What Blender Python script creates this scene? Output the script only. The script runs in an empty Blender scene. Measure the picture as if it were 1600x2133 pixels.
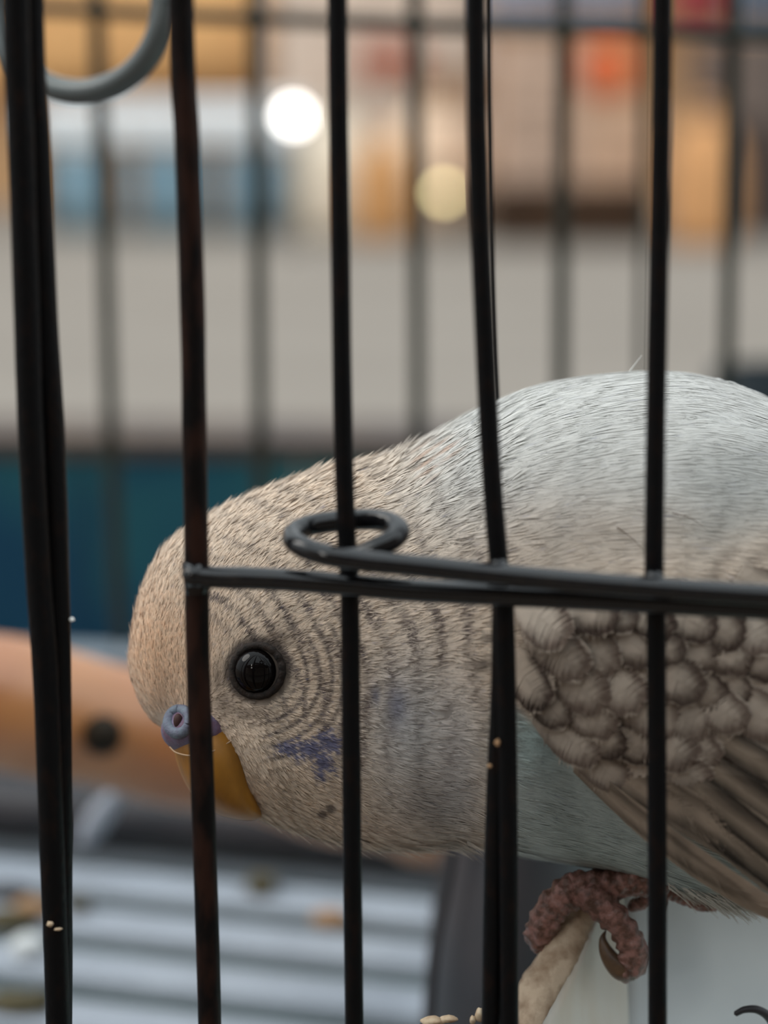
import bpy, bmesh, math, random
import numpy as np
from mathutils import Vector, Matrix, noise
random.seed(7); rng = np.random.default_rng(7)
SC = bpy.context.scene
COL = SC.collection

# ------------------------------------------------------------------ camera
F = 4300.0                       # focal length in pixels of the 1600 x 2133 frame
PITCH = math.radians(13.0)
CAM = np.array([0.0, 0.0, 1.05])
FOCUS = 0.2195
cd = bpy.data.cameras.new('camera'); co = bpy.data.objects.new('camera', cd); COL.objects.link(co)
co.location = CAM; co.rotation_euler = (math.pi/2 - PITCH, 0, 0)
cd.sensor_fit = 'HORIZONTAL'; cd.sensor_width = 24.0; cd.lens = F/1600*24.0
cd.clip_start = 0.02; cd.clip_end = 200
cd.dof.use_dof = True; cd.dof.focus_distance = FOCUS; cd.dof.aperture_fstop = 10.5
SC.camera = co

# ------------------------------------------------------------------ sky, light, exposure
w = bpy.data.worlds.new('overcast_sky'); SC.world = w; w.use_nodes = True
nt = w.node_tree; bg = nt.nodes['Background']
tc = nt.nodes.new('ShaderNodeTexCoord'); sx = nt.nodes.new('ShaderNodeSeparateXYZ')
mr = nt.nodes.new('ShaderNodeMapRange'); mr.inputs[1].default_value = -0.05; mr.inputs[2].default_value = 0.9
mx = nt.nodes.new('ShaderNodeMix'); mx.data_type = 'RGBA'
mx.inputs[6].default_value = (0.44, 0.46, 0.47, 1); mx.inputs[7].default_value = (1.20, 1.33, 1.40, 1)
nt.links.new(tc.outputs['Generated'], sx.inputs[0]); nt.links.new(sx.outputs[2], mr.inputs[0])
nt.links.new(mr.outputs[0], mx.inputs[0]); nt.links.new(mx.outputs[2], bg.inputs[0])
bg.inputs[1].default_value = 1.0
sd = bpy.data.lights.new('hazy_sun', 'SUN'); sd.energy = 1.0; sd.angle = math.radians(32); sd.color = (1.0, 0.95, 0.88)
so = bpy.data.objects.new('hazy_sun', sd); COL.objects.link(so)
so.rotation_euler = Vector((1.0, -0.12, -0.95)).to_track_quat('-Z', 'Y').to_euler()   # travels right and down
SC.view_settings.view_transform = 'Standard'; SC.view_settings.look = 'None'
SC.view_settings.gamma = 1; SC.view_settings.use_curve_mapping = False
SC.view_settings.exposure = 0.60
SC.cycles.use_denoising = True
SC.cycles.max_bounces = 6

# (an unseen two-tube lamp, added behind the viewer, puts the glint in the eye)

# ------------------------------------------------------------------ helpers
cp, sp = math.cos(PITCH), math.sin(PITCH)
FWD = np.array([0, cp, -sp]); UP = np.array([0, sp, cp]); RT = np.array([1.0, 0, 0])
def ray(px, py):
    px = np.asarray(px, float)[..., None]; py = np.asarray(py, float)[..., None]
    return FWD + RT*(px-800)/F - UP*(py-1066.5)/F
def P(px, py, d):                                  # d = depth in mm
    return CAM + ray(px, py)*np.asarray(d, float)[..., None]*0.001
def cagepoint(px, py, d0, yaw=8.0, off=0.0):
    """where the line of sight meets an upright cage wall d0 mm away, turned by yaw"""
    a = math.radians(yaw); n = np.array([math.sin(a), math.cos(a), 0])
    o = P(800, 1200, d0) + n*off*0.001
    r = ray(px, py)
    t = ((o-CAM) @ n)/(r @ n)
    return CAM + r*t
def floorpoint(px, py, z):
    r = ray(px, py); return CAM + r*((z-CAM[2])/r[2])

def tag(o, label=None, cat=None, group=None, kind=None):
    for k, v in (('label', label), ('category', cat), ('group', group), ('kind', kind)):
        if v: o[k] = v
    return o
def empty(name, loc, label, cat, group=None):
    o = bpy.data.objects.new(name, None); COL.objects.link(o); o.location = loc
    o.empty_display_size = 0.01
    return tag(o, label, cat, group)
def meshobj(name, verts, faces, mat, parent=None, smooth=True, loc=None):
    """verts in world metres; the object sits at its thing's origin (or at loc / its centre)"""
    v = np.asarray(verts, float)
    if parent is not None:
        org = np.array(parent.location) if parent.parent is None else np.array(parent.parent.location)+np.array(parent.location)
    else:
        org = np.array(loc) if loc is not None else v.mean(0)*np.array([1, 1, 0]) + np.array([0, 0, v[:, 2].min()])
    me = bpy.data.meshes.new(name)
    me.from_pydata((v-org).tolist(), [], faces); me.update()
    if smooth: me.polygons.foreach_set('use_smooth', [True]*len(me.polygons))
    me.materials.append(mat)
    o = bpy.data.objects.new(name, me); COL.objects.link(o)
    if parent is not None: o.parent = parent
    else: o.location = org
    return o

def catmull(pts, n):
    pts = np.asarray(pts, float)
    if len(pts) == 2: pts = np.array([pts[0], (pts[0]+pts[1])/2, pts[1]])
    q = np.vstack([2*pts[0]-pts[1], pts, 2*pts[-1]-pts[-2]])
    m = len(pts)-1; out = []
    for i in range(n):
        t = i/(n-1)*m; k = min(int(t), m-1); t -= k
        a, b, c, d = q[k], q[k+1], q[k+2], q[k+3]
        out.append(0.5*((2*b)+(-a+c)*t+(2*a-5*b+4*c-d)*t*t+(-a+3*b-3*c+d)*t**3))
    return np.array(out)
def tube(path, rad, seg=14, cap=True, bump=None, flat=1.0):
    """path Nx3 (any space), rad scalar or N; returns verts, faces"""
    path = np.asarray(path, float); n = len(path)
    rad = np.full(n, rad) if np.isscalar(rad) else np.asarray(rad, float)
    T = np.gradient(path, axis=0); T /= np.linalg.norm(T, axis=1)[:, None]+1e-12
    ref = np.array([0, 1.0, 0.02]);
    if abs(T[0] @ ref) > 0.9: ref = np.array([1.0, 0, 0.1])
    nrm = ref - (ref @ T[0])*T[0]; nrm /= np.linalg.norm(nrm)
    vs = []
    for i in range(n):
        nrm = nrm-(nrm @ T[i])*T[i]; nrm /= np.linalg.norm(nrm); b = np.cross(T[i], nrm)
        for j in range(seg):
            a = 2*math.pi*j/seg; d = nrm*math.cos(a)*flat+b*math.sin(a)
            r = rad[i]
            p = path[i]+d*r
            if bump: p = path[i]+d*(r+bump(p, i, a))
            vs.append(p)
    fs = [(i*seg+j, i*seg+(j+1) % seg, (i+1)*seg+(j+1) % seg, (i+1)*seg+j) for i in range(n-1) for j in range(seg)]
    if cap:
        vs.append(path[0]-T[0]*rad[0]*0.6); a = len(vs)-1
        vs.append(path[-1]+T[-1]*rad[-1]*0.6); b = len(vs)-1
        fs += [(a, (j+1) % seg, j) for j in range(seg)]
        m = (n-1)*seg; fs += [(b, m+j, m+(j+1) % seg) for j in range(seg)]
    return np.array(vs), fs
def box(c, s, rot=0.0):
    c = np.array(c, float); s = np.array(s, float)/2; ca, sa = math.cos(rot), math.sin(rot)
    v = []
    for x in (-1, 1):
        for y in (-1, 1):
            for z in (-1, 1):
                dx, dy = x*s[0], y*s[1]; v.append(c+np.array([dx*ca-dy*sa, dx*sa+dy*ca, z*s[2]]))
    return np.array(v), [(0, 1, 3, 2), (4, 6, 7, 5), (0, 4, 5, 1), (2, 3, 7, 6), (0, 2, 6, 4), (1, 5, 7, 3)]
def join(*vf):
    V = []; Fc = []; k = 0
    for v, f in vf:
        V.append(np.asarray(v)); Fc += [tuple(i+k for i in q) for q in f]; k += len(v)
    return np.vstack(V), Fc
def lathe(prof, c, seg=32, rx=1.0, ry=1.0):
    """prof list of (radius, z) ; c base centre"""
    vs = []; n = len(prof)
    for r, z in prof:
        for j in range(seg):
            a = 2*math.pi*j/seg; vs.append((c[0]+r*rx*math.cos(a), c[1]+r*ry*math.sin(a), c[2]+z))
    fs = [(i*seg+j, i*seg+(j+1) % seg, (i+1)*seg+(j+1) % seg, (i+1)*seg+j) for i in range(n-1) for j in range(seg)]
    fs += [tuple(range(seg))[::-1], tuple((n-1)*seg+j for j in range(seg))]
    return np.array(vs), fs
def bevel(o, wd, seg=2):
    m = o.modifiers.new('bevel', 'BEVEL'); m.width = wd; m.segments = seg; m.limit_method = 'ANGLE'; return o

# ------------------------------------------------------------------ materials
def mat(name, c1, c2=None, scale=50, rough=0.6, metal=0.0, bump=0.0, bscale=None, detail=4, spec=0.35, lo=0.35, hi=0.65,
        stretch=(1, 1, 1), trans=0.0, sss=0.0):
    m = bpy.data.materials.new(name); m.use_nodes = True; t = m.node_tree; b = t.nodes['Principled BSDF']
    b.inputs['Base Color'].default_value = (*c1, 1); b.inputs['Roughness'].default_value = rough
    b.inputs['Metallic'].default_value = metal; b.inputs['Specular IOR Level'].default_value = spec
    if trans: b.inputs['Transmission Weight'].default_value = trans
    if sss:
        b.inputs['Subsurface Weight'].default_value = sss; b.inputs['Subsurface Radius'].default_value = (0.002, 0.0012, 0.0008)
    tc = t.nodes.new('ShaderNodeTexCoord'); mp = t.nodes.new('ShaderNodeMapping'); mp.inputs['Scale'].default_value = stretch
    t.links.new(tc.outputs['Object'], mp.inputs[0])
    if c2 is not None:
        n = t.nodes.new('ShaderNodeTexNoise'); n.inputs['Scale'].default_value = scale; n.inputs['Detail'].default_value = detail
        r = t.nodes.new('ShaderNodeMapRange'); r.inputs[1].default_value = lo; r.inputs[2].default_value = hi
        x = t.nodes.new('ShaderNodeMix'); x.data_type = 'RGBA'
        x.inputs[6].default_value = (*c1, 1); x.inputs[7].default_value = (*c2, 1)
        t.links.new(mp.outputs[0], n.inputs['Vector']); t.links.new(n.outputs[0], r.inputs[0]); t.links.new(r.outputs[0], x.inputs[0])
        t.links.new(x.outputs[2], b.inputs['Base Color'])
    if bump:
        n = t.nodes.new('ShaderNodeTexNoise'); n.inputs['Scale'].default_value = bscale or scale; n.inputs['Detail'].default_value = 3
        bp = t.nodes.new('ShaderNodeBump'); bp.inputs['Distance'].default_value = bump
        t.links.new(mp.outputs[0], n.inputs['Vector']); t.links.new(n.outputs[0], bp.inputs['Height']); t.links.new(bp.outputs[0], b.inputs['Normal'])
    return m
def glow(name, c, s):
    m = bpy.data.materials.new(name); m.use_nodes = True; b = m.node_tree.nodes['Principled BSDF']
    b.inputs['Base Color'].default_value = (*c, 1); b.inputs['Emission Color'].default_value = (*c, 1); b.inputs['Emission Strength'].default_value = s
    return m
M = {}
M['black_wire'] = mat('black_wire', (0.0035, 0.0035, 0.004), (0.009, 0.005, 0.004), 900, 0.42, 0.0, 0.00008, 1800, lo=0.5, hi=0.75, stretch=(1, 1, 0.5), spec=0.10)
M['rusty_wire'] = mat('rusty_wire', (0.004, 0.003, 0.003), (0.022, 0.009, 0.006), 420, 0.5, 0.0, 0.0001, 1200, lo=0.42, hi=0.6, stretch=(1, 1, 0.35), spec=0.10)
M['rail_wire'] = mat('rail_wire', (0.005, 0.005, 0.006), (0.012, 0.010, 0.009), 900, 0.14, 0.0, 0.000008, 1400, lo=0.5, hi=0.8, spec=0.45)
M['back_wire'] = mat('back_wire', (0.022, 0.024, 0.018), None, rough=0.6, spec=0.2)
M['ground'] = mat('paving', (0.215, 0.187, 0.158), (0.18, 0.155, 0.13), 1.2, 0.9, bump=0.004, bscale=30, stretch=(0.5, 1.6, 1))
M['table'] = mat('table_wood', (0.10, 0.06, 0.035), (0.06, 0.035, 0.02), 14, 0.6, stretch=(1, 8, 1))
M['teal'] = mat('teal_paint', (0.008, 0.052, 0.10), (0.026, 0.135, 0.135), 9, 0.5, lo=.42, hi=.62, spec=.2)
M['brown'] = mat('brown_trim', (0.09, 0.06, 0.04), (0.05, 0.035, 0.03), 30, 0.6)
M['slat'] = mat('white_slat', (0.32, 0.35, 0.395), (0.27, 0.295, 0.335), 60, 0.45)
M['tray'] = mat('green_tray', (0.34, 0.45, 0.40), (0.28, 0.36, 0.32), 40, 0.6)
M['ledge'] = mat('grey_ledge', (0.10, 0.13, 0.155), (0.08, 0.10, 0.12), 30, 0.45)
M['pale_ledge'] = mat('pale_ledge', (0.42, 0.42, 0.48), (0.32, 0.33, 0.37), 30, 0.5)
M['dark_plastic'] = mat('dark_plastic', (0.022, 0.022, 0.026), (0.035, 0.03, 0.032), 60, 0.5)
M['perch'] = mat('orange_wood', (0.43, 0.18, 0.062), (0.34, 0.125, 0.04), 60, 0.33, stretch=(1, 1, 1), bump=0.0004, bscale=200, spec=.8)
M['ring'] = mat('grey_metal', (0.06, 0.072, 0.072), (0.08, 0.088, 0.088), 80, 0.35, 0.3)
M['debris'] = mat('debris', (0.045, 0.040, 0.022), (0.10, 0.08, 0.04), 500, 0.9)
M['husk'] = mat('husk', (0.55, 0.44, 0.31), (0.38, 0.25, 0.15), 900, 0.7)
M['tan_husk'] = mat('tan_husk', (0.36, 0.21, 0.11), (0.28, 0.16, 0.08), 500, 0.8)

# =================================================================== SETTING
gv = np.array([(-14, -4.8, 0), (14, -4.8, 0), (14, 13.2, 0), (-14, 13.2, 0)], float)
o = meshobj('ground', gv, [(0, 1, 2, 3)], M['ground'], smooth=False, loc=(0, 0, 0)); tag(o, kind='structure')
YW = 13.2
wv, wf = box((0, YW+0.1, 1.6), (28, 0.2, 3.2))
o = meshobj('wall_far', wv, wf, mat('ochre_wall', (0.66, 0.36, 0.16), (0.58, 0.36, 0.20), 0.8, 0.85), smooth=False); tag(o, kind='structure')
# unseen wall added on the photographer's side to shape the light
wv, wf = box((0, -4.5, 1.6), (16, 0.15, 3.2))
o = meshobj('wall_near', wv, wf, mat('bounce_wall', (0.58, 0.48, 0.39), (0.50, 0.41, 0.33), 2, 0.85), smooth=False); tag(o, kind='structure')

# unseen canvas added behind the viewer to block sky from the rails
aw = empty('sky_blocker', (0, -3.2, 2.70), 'added brown striped canvas behind the viewer, unseen, blocking the sky', 'sky_blocker')
for k in range(14):
    meshobj('canvas_strip', *box((-4.55+0.7*k, -3.2, 2.72), (0.69, 2.3, 0.02)), mat('blocker_canvas', *(((0.13, 0.085, 0.06),) if k % 2 else ((0.20, 0.15, 0.11),)), rough=0.85), aw, False)
meshobj('blocker_edge', *box((0, -2.04, 2.62), (9.8, 0.015, 0.2)), mat('blocker_edge_canvas', (0.13, 0.085, 0.06), rough=0.85), aw, False)
for k in (-1, 1):
    meshobj('post', *box((k*4.8, -2.1, 1.35), (0.06, 0.06, 2.7)), M['brown'], aw, False)

# =================================================================== FAR MARKET (very soft in the photograph)
def FP(px, py, y):            # pixel ray to the upright plane at distance y metres
    r = ray(px, py); return CAM + r*(y/r[1])
YT = 11.6
def span(x0, x1, y0, y1, y):
    a = FP(x0, y0, y); b = FP(x1, y1, y); return (a[0]+b[0])/2, abs(b[0]-a[0]), b[2], a[2]
# market table: white cloth, blue tubs under it
cx, wd, z0, z1 = span(90, 630, 215, 452, YT)
z0 = 0
t = empty('market_table', (cx, YT, 0), 'far market table under a white cloth, blue tubs below it', 'table')
meshobj('tabletop', *box((cx, YT, z1-0.02), (wd, 0.8, 0.04)), mat('tablecloth_white', (0.90, 0.90, 0.88), None, rough=0.8), t, False)
# cloth hanging with folds
n = 60; vv = []
for i in range(n+1):
    x = cx-wd/2-0.01+(wd+0.02)*i/n; f = 0.025*math.sin(i*1.3)
    vv += [(x, YT-0.42, z1+0.003), (x, YT-0.43+f, z1-0.17)]
meshobj('cloth_drape', vv, [(2*i, 2*i+2, 2*i+3, 2*i+1) for i in range(n)], mat('tablecloth_pale', (0.84, 0.86, 0.87), None, rough=0.8), t)
for sxx in (-1, 1):
    for syy in (-1, 1):
        meshobj('leg', *box((cx+sxx*(wd/2-0.05), YT+syy*0.35, (z1-0.04)/2), (0.05, 0.05, z1-0.04)), M['brown'], t, False)
bm_ = mat('blue_tub', (0.23, 0.37, 0.46), (0.28, 0.41, 0.48), 3, 0.5)
nx = 3
for i in range(nx):
    x = cx-wd/2+wd*(i+0.5)/nx
    e = empty('storage_tub', (x, YT-0.12, 0), ['pale blue tub under the far table, left one', 'pale blue tub under the far table, middle one', 'pale blue tub under the far table, right one'][i], 'tub', 'blue tubs under the far table')
    hh = z1-0.20
    meshobj('body', *lathe([(0.19, 0), (0.215, hh*0.9), (0.20, hh*0.9), (0.18, 0.02)], (x, YT-0.12, 0.0), 24, 1.0, 1.0), bm_, e)
    meshobj('rim', *lathe([(0.217, hh*0.88), (0.232, hh*0.9), (0.232, hh*0.95), (0.21, hh*0.95)], (x, YT-0.12, 0), 24), mat('tub_rim', (0.62, 0.74, 0.80), None, rough=0.5), e)
# bright lantern at the table's right end, and pale sack
def lantern(px, py, y, rpx, col, strength, label):
    c = FP(px, py, y); r = rpx*y/F
    e = empty('lantern', (c[0], c[1], c[2]-r*1.3), label, 'lantern')
    sph = [(r*math.sin(math.pi*k/12)+1e-4, -r*math.cos(math.pi*k/12)) for k in range(13)]
    meshobj('bulb', *lathe(sph, c, 20), glow('lantern_glow', col, strength), e)
    meshobj('base', *lathe([(r*0.7, -r*1.3), (r*0.7, -r*0.9), (r*0.4, -r*0.8)], c, 20), M['brown'], e)
    meshobj('stand', *lathe([(r*1.6, -c[2]), (r*1.6, -c[2]+.01), (0.012, -c[2]+.03), (0.012, -r*1.3)], c, 16), M['brown'], e)
    return e
lantern(612, 242, 10.5, 15, (1.0, 0.98, 0.93), 8, 'round white lamp shining at the right end of the far table')
lantern(925, 402, 10.7, 11, (1.0, 0.84, 0.40), 5, 'small yellow lamp glowing among the pale sacks')
G_ = lambda c: tuple(min(.9, x*1.18) for x in c)
def sack(px0, px1, py0, py1, y, col, label, col2=None, name='sack', cat='sack', bulge=1.0):
    cx, wd, z0, z1 = span(px0, px1, py0, py1, y); z0 = 0.0; h = z1-z0
    e = empty(name, (cx, y, z0), label, cat)
    prof = [(wd/2*b, h*a) for a, b in ((0, .80), (.08, .95), (.3, 1.0), (.55, .96), (.78, .78), (.88, .42), (.93, .30), (1, .42))]
    v, f = lathe(prof, (cx, y, z0), 28, 1, 0.7)
    for k in range(len(v)):
        nn = noise.noise(Vector(v[k]*6)); v[k][:2] = (v[k][:2]-np.array([cx, y]))*(1+0.12*nn)+np.array([cx, y])
    meshobj('body', v, f, mat(name+'_cloth', G_(col), G_(col2 or tuple(c*0.8 for c in col)), 9, 0.9), e)
    meshobj('tie', *lathe([(wd/2*.33, h*.90), (wd/2*.37, h*.92), (wd/2*.33, h*.94)], (cx, y, z0), 20, 1, .7), M['brown'], e)
    return e
sack(620, 780, 215, 470, 11.2, (0.78, 0.66, 0.52), 'tall cream sack standing right of the far table')
sack(800, 1010, 200, 485, 11.5, (0.80, 0.58, 0.42), 'tall peach sack behind the yellow lamp')
sack(735, 850, 270, 470, 10.9, (0.54, 0.265, 0.10), 'ochre jar shaped sack between the two pale sacks')
TOPS = {}
def crate(px0, px1, py0, py1, y, col, label, depth=0.6, name='crate', z0=0.0):
    cx, wd, _, z1 = span(px0, px1, py0, py1, y); h = z1-z0; TOPS[label] = z1
    e = empty(name, (cx, y, z0), label, name)
    mm = mat(name+'_board', G_(col), tuple(c*0.8 for c in col), 5, 0.8)
    for k in range(4):
        meshobj('plank', *box((cx, y, z0+h*(k+0.5)/4), (wd, depth, h/4*0.93)), mm, e, False)
    for s in (-1, 1):
        meshobj('corner_post', *box((cx+s*(wd/2-0.03), y-depth/2-0.012, z0+h/2), (0.05, 0.02, h)), mm, e, False)
    return e
crate(1015, 1345, 378, 470, 11.0, (0.05, 0.022, 0.008), 'low dark brown crate under the tan boxes', name='crate', depth=.7)
zc = list(TOPS.values())[-1]+.003
crate(1030, 1190, 70, 393, 11.1, (0.56, 0.38, 0.28), 'tall tan box on the dark crate, left of the orange ball', name='box', z0=zc)
crate(1195, 1345, 215, 393, 11.1, (0.66, 0.42, 0.28), 'peach box under the orange ball', name='box', z0=zc)
zb = list(TOPS.values())[-1]+.003
def ball(px, py, y, rpx, col, label, name='ball', squash=1.0):
    c = FP(px, py, y); r = rpx*y/F; c[2] = zb+r*squash+.03
    sph = [(r*math.sin(math.pi*k/14)+1e-4, -r*squash*math.cos(math.pi*k/14)) for k in range(15)]
    e = empty(name, (c[0], c[1], c[2]-r*squash), label, name)
    meshobj('shell', *lathe(sph, c, 24), mat(name+'_skin', G_(col), tuple(x*.8 for x in col), 8, 0.5), e)
    meshobj('valve', *lathe([(r*.1, r*squash*.98), (r*.1, r*squash*1.03)], c, 10), M['brown'], e)
    return e
ball(1262, 150, 11.1, 54, (0.80, 0.15, 0.04), 'bright orange ball on the peach box')
sack(1395, 1535, 215, 505, 10.6, (0.62, 0.31, 0.13), 'tall ochre sack right of the boxes')
crate(1540, 1760, 250, 455, 11.4, (0.085, 0.06, 0.05), 'dark brown crate at the far right', name='crate')
zc = list(TOPS.values())[-1]+.003
crate(1535, 1700, 70, 248, 11.4, (0.17, 0.13, 0.11), 'grey brown box on top of the dark crate', name='box', z0=zc)
crate(1450, 1530, 75, 455, 11.9, (0.20, 0.15, 0.13), 'tall narrow grey brown box left of the dark crate', name='box', depth=.3)
# draped cloths and banners on the far wall
def banner(px0, px1, py0, py1, y, col, label, name='banner'):
    a = FP(px0, py0, y); b = FP(px1, py1, y); n = 24; m = 6; vv = []
    for j in range(m+1):
        for i in range(n+1):
            vv.append((a[0]+(b[0]-a[0])*i/n, y+0.04*math.sin(i*1.1+j*.2), a[2]+(b[2]-a[2])*j/m))
    ff = [(j*(n+1)+i, j*(n+1)+i+1, (j+1)*(n+1)+i+1, (j+1)*(n+1)+i) for j in range(m) for i in range(n)]
    e = empty(name, ((a[0]+b[0])/2, y, min(a[2], b[2])), label, name)
    o = meshobj('cloth', vv, ff, mat(name+'_cloth', G_(col), tuple(c*.85 for c in col), 3, 0.9), e)
    s = o.modifiers.new('thick', 'SOLIDIFY'); s.thickness = 0.01
    meshobj('rod', *tube(np.array([(a[0]-.02, y, a[2]), (b[0]+.02, y, a[2])]), 0.015, 8), M['brown'], e)
    return e
def patchcloth(px0, px1, py0, py1, y, col, par, lab):
    a = FP(px0, py0, y); b = FP(px1, py1, y)
    o = meshobj('stripe', *box(((a[0]+b[0])/2, y, (a[2]+b[2])/2), (b[0]-a[0], .01, abs(a[2]-b[2]))), mat('stripe_cloth', col, None, rough=.9), par, False); o['label'] = lab
banner(-120, 560, -330, 185, 12.9, (0.80, 0.42, 0.17), 'orange cloth hanging behind the far table')
pb_ = banner(565, 1010, -330, 440, 12.7, (0.72, 0.56, 0.45), 'pale pinkish cloth hanging behind the sacks')
patchcloth(740, 880, 95, 150, 12.62, (0.45, 0.10, 0.05), pb_, 'rust red stripe')
patchcloth(860, 1000, 150, 225, 12.62, (0.36, 0.20, 0.11), pb_, 'brown stripe')
banner(1015, 1345, -330, 45, 12.5, (0.36, 0.36, 0.42), 'blue grey cloth hanging above the boxes')
banner(1405, 1515, -300, 55, 12.4, (0.50, 0.09, 0.10), 'red cloth hanging at the upper right')
banner(1535, 1900, -300, 60, 12.2, (0.14, 0.16, 0.20), 'slate blue cloth hanging at the far right')

# =================================================================== table, cage base
ZF = floorpoint(700, 1750, 0)[2]           # placeholder, replaced below
DB = 0.240
ZF = cagepoint(200, 1742, 200, 8.0, (DB-0.024)*1000)[2]         # cage floor height
ZT = ZF-0.030
t = empty('display_table', (0, 0.39, 0), 'brown wooden table carrying the cage', 'table')
for k in range(5):
    meshobj('plank', *box((0, 0.39-0.256+0.128*k, ZT-0.015), (1.5, 0.124, 0.03)), M['table'], t, False)
for sx_ in (-1, 1):
    for sy_ in (-1, 1):
        meshobj('leg', *box((sx_*0.68, 0.39+sy_*0.26, (ZT-0.03)/2), (0.06, 0.06, ZT-0.03)), M['table'], t, False)
# teal painted board with a brown top edge leaning behind the cage
a = cagepoint(-260, 945, 400, 3, 230); b = cagepoint(1080, 945, 400, 3, 230); zt_ = (a[2]+b[2])/2
bd = empty('teal_board', (a+b)/2*np.array([1, 1, 0])+np.array([0, 0, ZT]), 'upright teal board with a brown top edge behind the cage, left half', 'board')
aa = -math.radians(3); mid = (a+b)/2; wdt = np.hypot(*(b-a)[:2])
for k in range(3):
    q = mid+(b-a)*((k-1)/3.0)
    meshobj('panel', *box((q[0], q[1], (zt_+ZT)/2), (wdt/3-.0015, 0.012, zt_-ZT), aa), M['teal'], bd, False)
meshobj('top_edge', *box((mid[0], mid[1]+.012, zt_+0.003), (wdt+.01, 0.038, 0.006), aa), M['brown'], bd, False)
def basin(name, x0, x1, yc, dp, z0, z1, label, rimmat, bodymat, cat):
    cx = (x0+x1)/2; hw = (x1-x0)/2
    e = empty(name, (cx, yc, z0), label, cat)
    def ring(f, z, e_=4.0):
        out = []
        for j in range(64):
            a = 2*math.pi*j/64; c, s = math.cos(a), math.sin(a)
            out.append((cx+f*hw*abs(c)**(2/e_)*math.copysign(1, c), yc+(dp/2)*f*abs(s)**(2/e_)*math.copysign(1, s), z))
        return out
    h = z1-z0
    rows = [ring(.86, z0), ring(.93, z0+h*.45), ring(.97, z0+h*.9), ring(.93, z0+h*.9), ring(.84, z0+.006)]
    V = np.array(sum(rows, [])); S = 64
    Fc = [(i*S+j, i*S+(j+1) % S, (i+1)*S+(j+1) % S, (i+1)*S+j) for i in range(len(rows)-1) for j in range(S)]
    Fc += [tuple(range(S))[::-1], tuple((len(rows)-1)*S+j for j in range(S))]
    meshobj('body', V, Fc, bodymat, e)
    rows = [ring(.97, z0+h*.86), ring(1.0, z0+h*.89), ring(1.0, z1), ring(.93, z1), ring(.93, z0+h*.86)]
    V = np.array(sum(rows, []))
    Fc = [(i*S+j, i*S+(j+1) % S, (i+1)*S+(j+1) % S, (i+1)*S+j) for i in range(len(rows)-1) for j in range(S)]
    meshobj('rim', V, Fc, rimmat, e)
    return e
a = FP(1512, 800, 0.61); b = FP(2100, 800, 0.61)
basin('water_tank', a[0], b[0], 0.61+0.022, 0.05, ZT, a[2], 'tall blue black tub behind the bird, at the right edge', mat('blue_black', (0.006, 0.013, 0.018), None, rough=.6, spec=.2), mat('blue_black_body', (0.005, 0.010, 0.014), None, rough=.6, spec=.2), 'tub')

YAW = 8.0; ya = math.radians(YAW)
XA = np.array([math.cos(ya), -math.sin(ya), 0]); YA = np.array([math.sin(ya), math.cos(ya), 0])   # along the cage walls / into the cage
fo = cagepoint(800, 1200, 200)          # a point of the front wall
def cageframe(x, y, z):                 # x along front wall (m), y into the cage, z absolute
    q = np.array([fo[0], fo[1], 0])+XA*x+YA*y; q[2] = z; return q
def cbox(x0, x1, y0, y1, z0, z1):
    v = [cageframe(x, y, z) for x in (x0, x1) for y in (y0, y1) for z in (z0, z1)]
    return np.array(v), [(0, 1, 3, 2), (4, 6, 7, 5), (0, 4, 5, 1), (2, 3, 7, 6), (0, 2, 6, 4), (1, 5, 7, 3)]
DB = 0.240                               # cage depth front to back
base = empty('cage_tray', cageframe(0, 0.1, ZT), 'shallow plastic cage tray with grey back ledge and green grey bottom', 'tray')
meshobj('tray_bottom', *cbox(-0.17, 0.19, -0.004, DB+.006, ZT+0.001, ZF-0.008), M['tray'], base, False)
zl = cagepoint(200, 1385, 440)[2]
meshobj('back_ledge', *cbox(-0.17, 0.19, DB-0.006, DB+0.006, zl-0.016, zl), M['ledge'], base, False)
meshobj('back_wall', *cbox(-0.17, 0.19, DB+0.002, DB+0.006, ZT+.006, zl-.016), M['pale_ledge'], base, False)
meshobj('inner_step', *cbox(-0.17, 0.19, DB-0.010, DB+0.001, ZF+0.014, ZF+0.026), M['pale_ledge'], base, False)
for s in (-0.17, 0.186):
    meshobj('side_wall', *cbox(s, s+0.004, -0.004, DB+0.03, ZT+.006, zl), M['ledge'], base, False)
meshobj('front_wall', *cbox(-0.17, 0.19, -0.004, 0.0, ZT+.006, ZF-0.002), M['ledge'], base, False)
# slatted floor
grille = empty('floor_grille', cageframe(0, 0.1, ZF-0.006), 'slatted pale blue grey floor grille littered with seed husks', 'grille')
pitch = 0.0195; y = DB-0.026; k = 0
while y > 0.012:
    v, f = cbox(-0.165, 0.02, y-pitch*0.60, y, ZF-0.004, ZF); x_ = (v-cageframe(0, 0, 0)) @ XA; v -= np.outer((x_+.03)*0.10, YA)
    o = meshobj('slat', v, f, M['slat'], grille, False); bevel(o, 0.001); y -= pitch
for xx in (-0.168, 0.02):
    meshobj('side_rail', *cbox(xx, xx+0.004, 0.004, DB-0.028, ZF-0.006, ZF-0.0005), M['slat'], grille, False)
# dark rod along the back of the floor
pa = cageframe(-0.162, DB-0.024, ZF+0.0066); pb = cageframe(0.012, DB-0.038, ZF+0.0066)
o = meshobj('floor_rod', *tube(catmull([pa, (pa+pb)/2+np.array([0, 0, .001]), pb], 20), 0.0062, 16), M['dark_plastic'])
tag(o, 'dark rod lying along the back edge of the slatted floor', 'rod')

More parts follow.
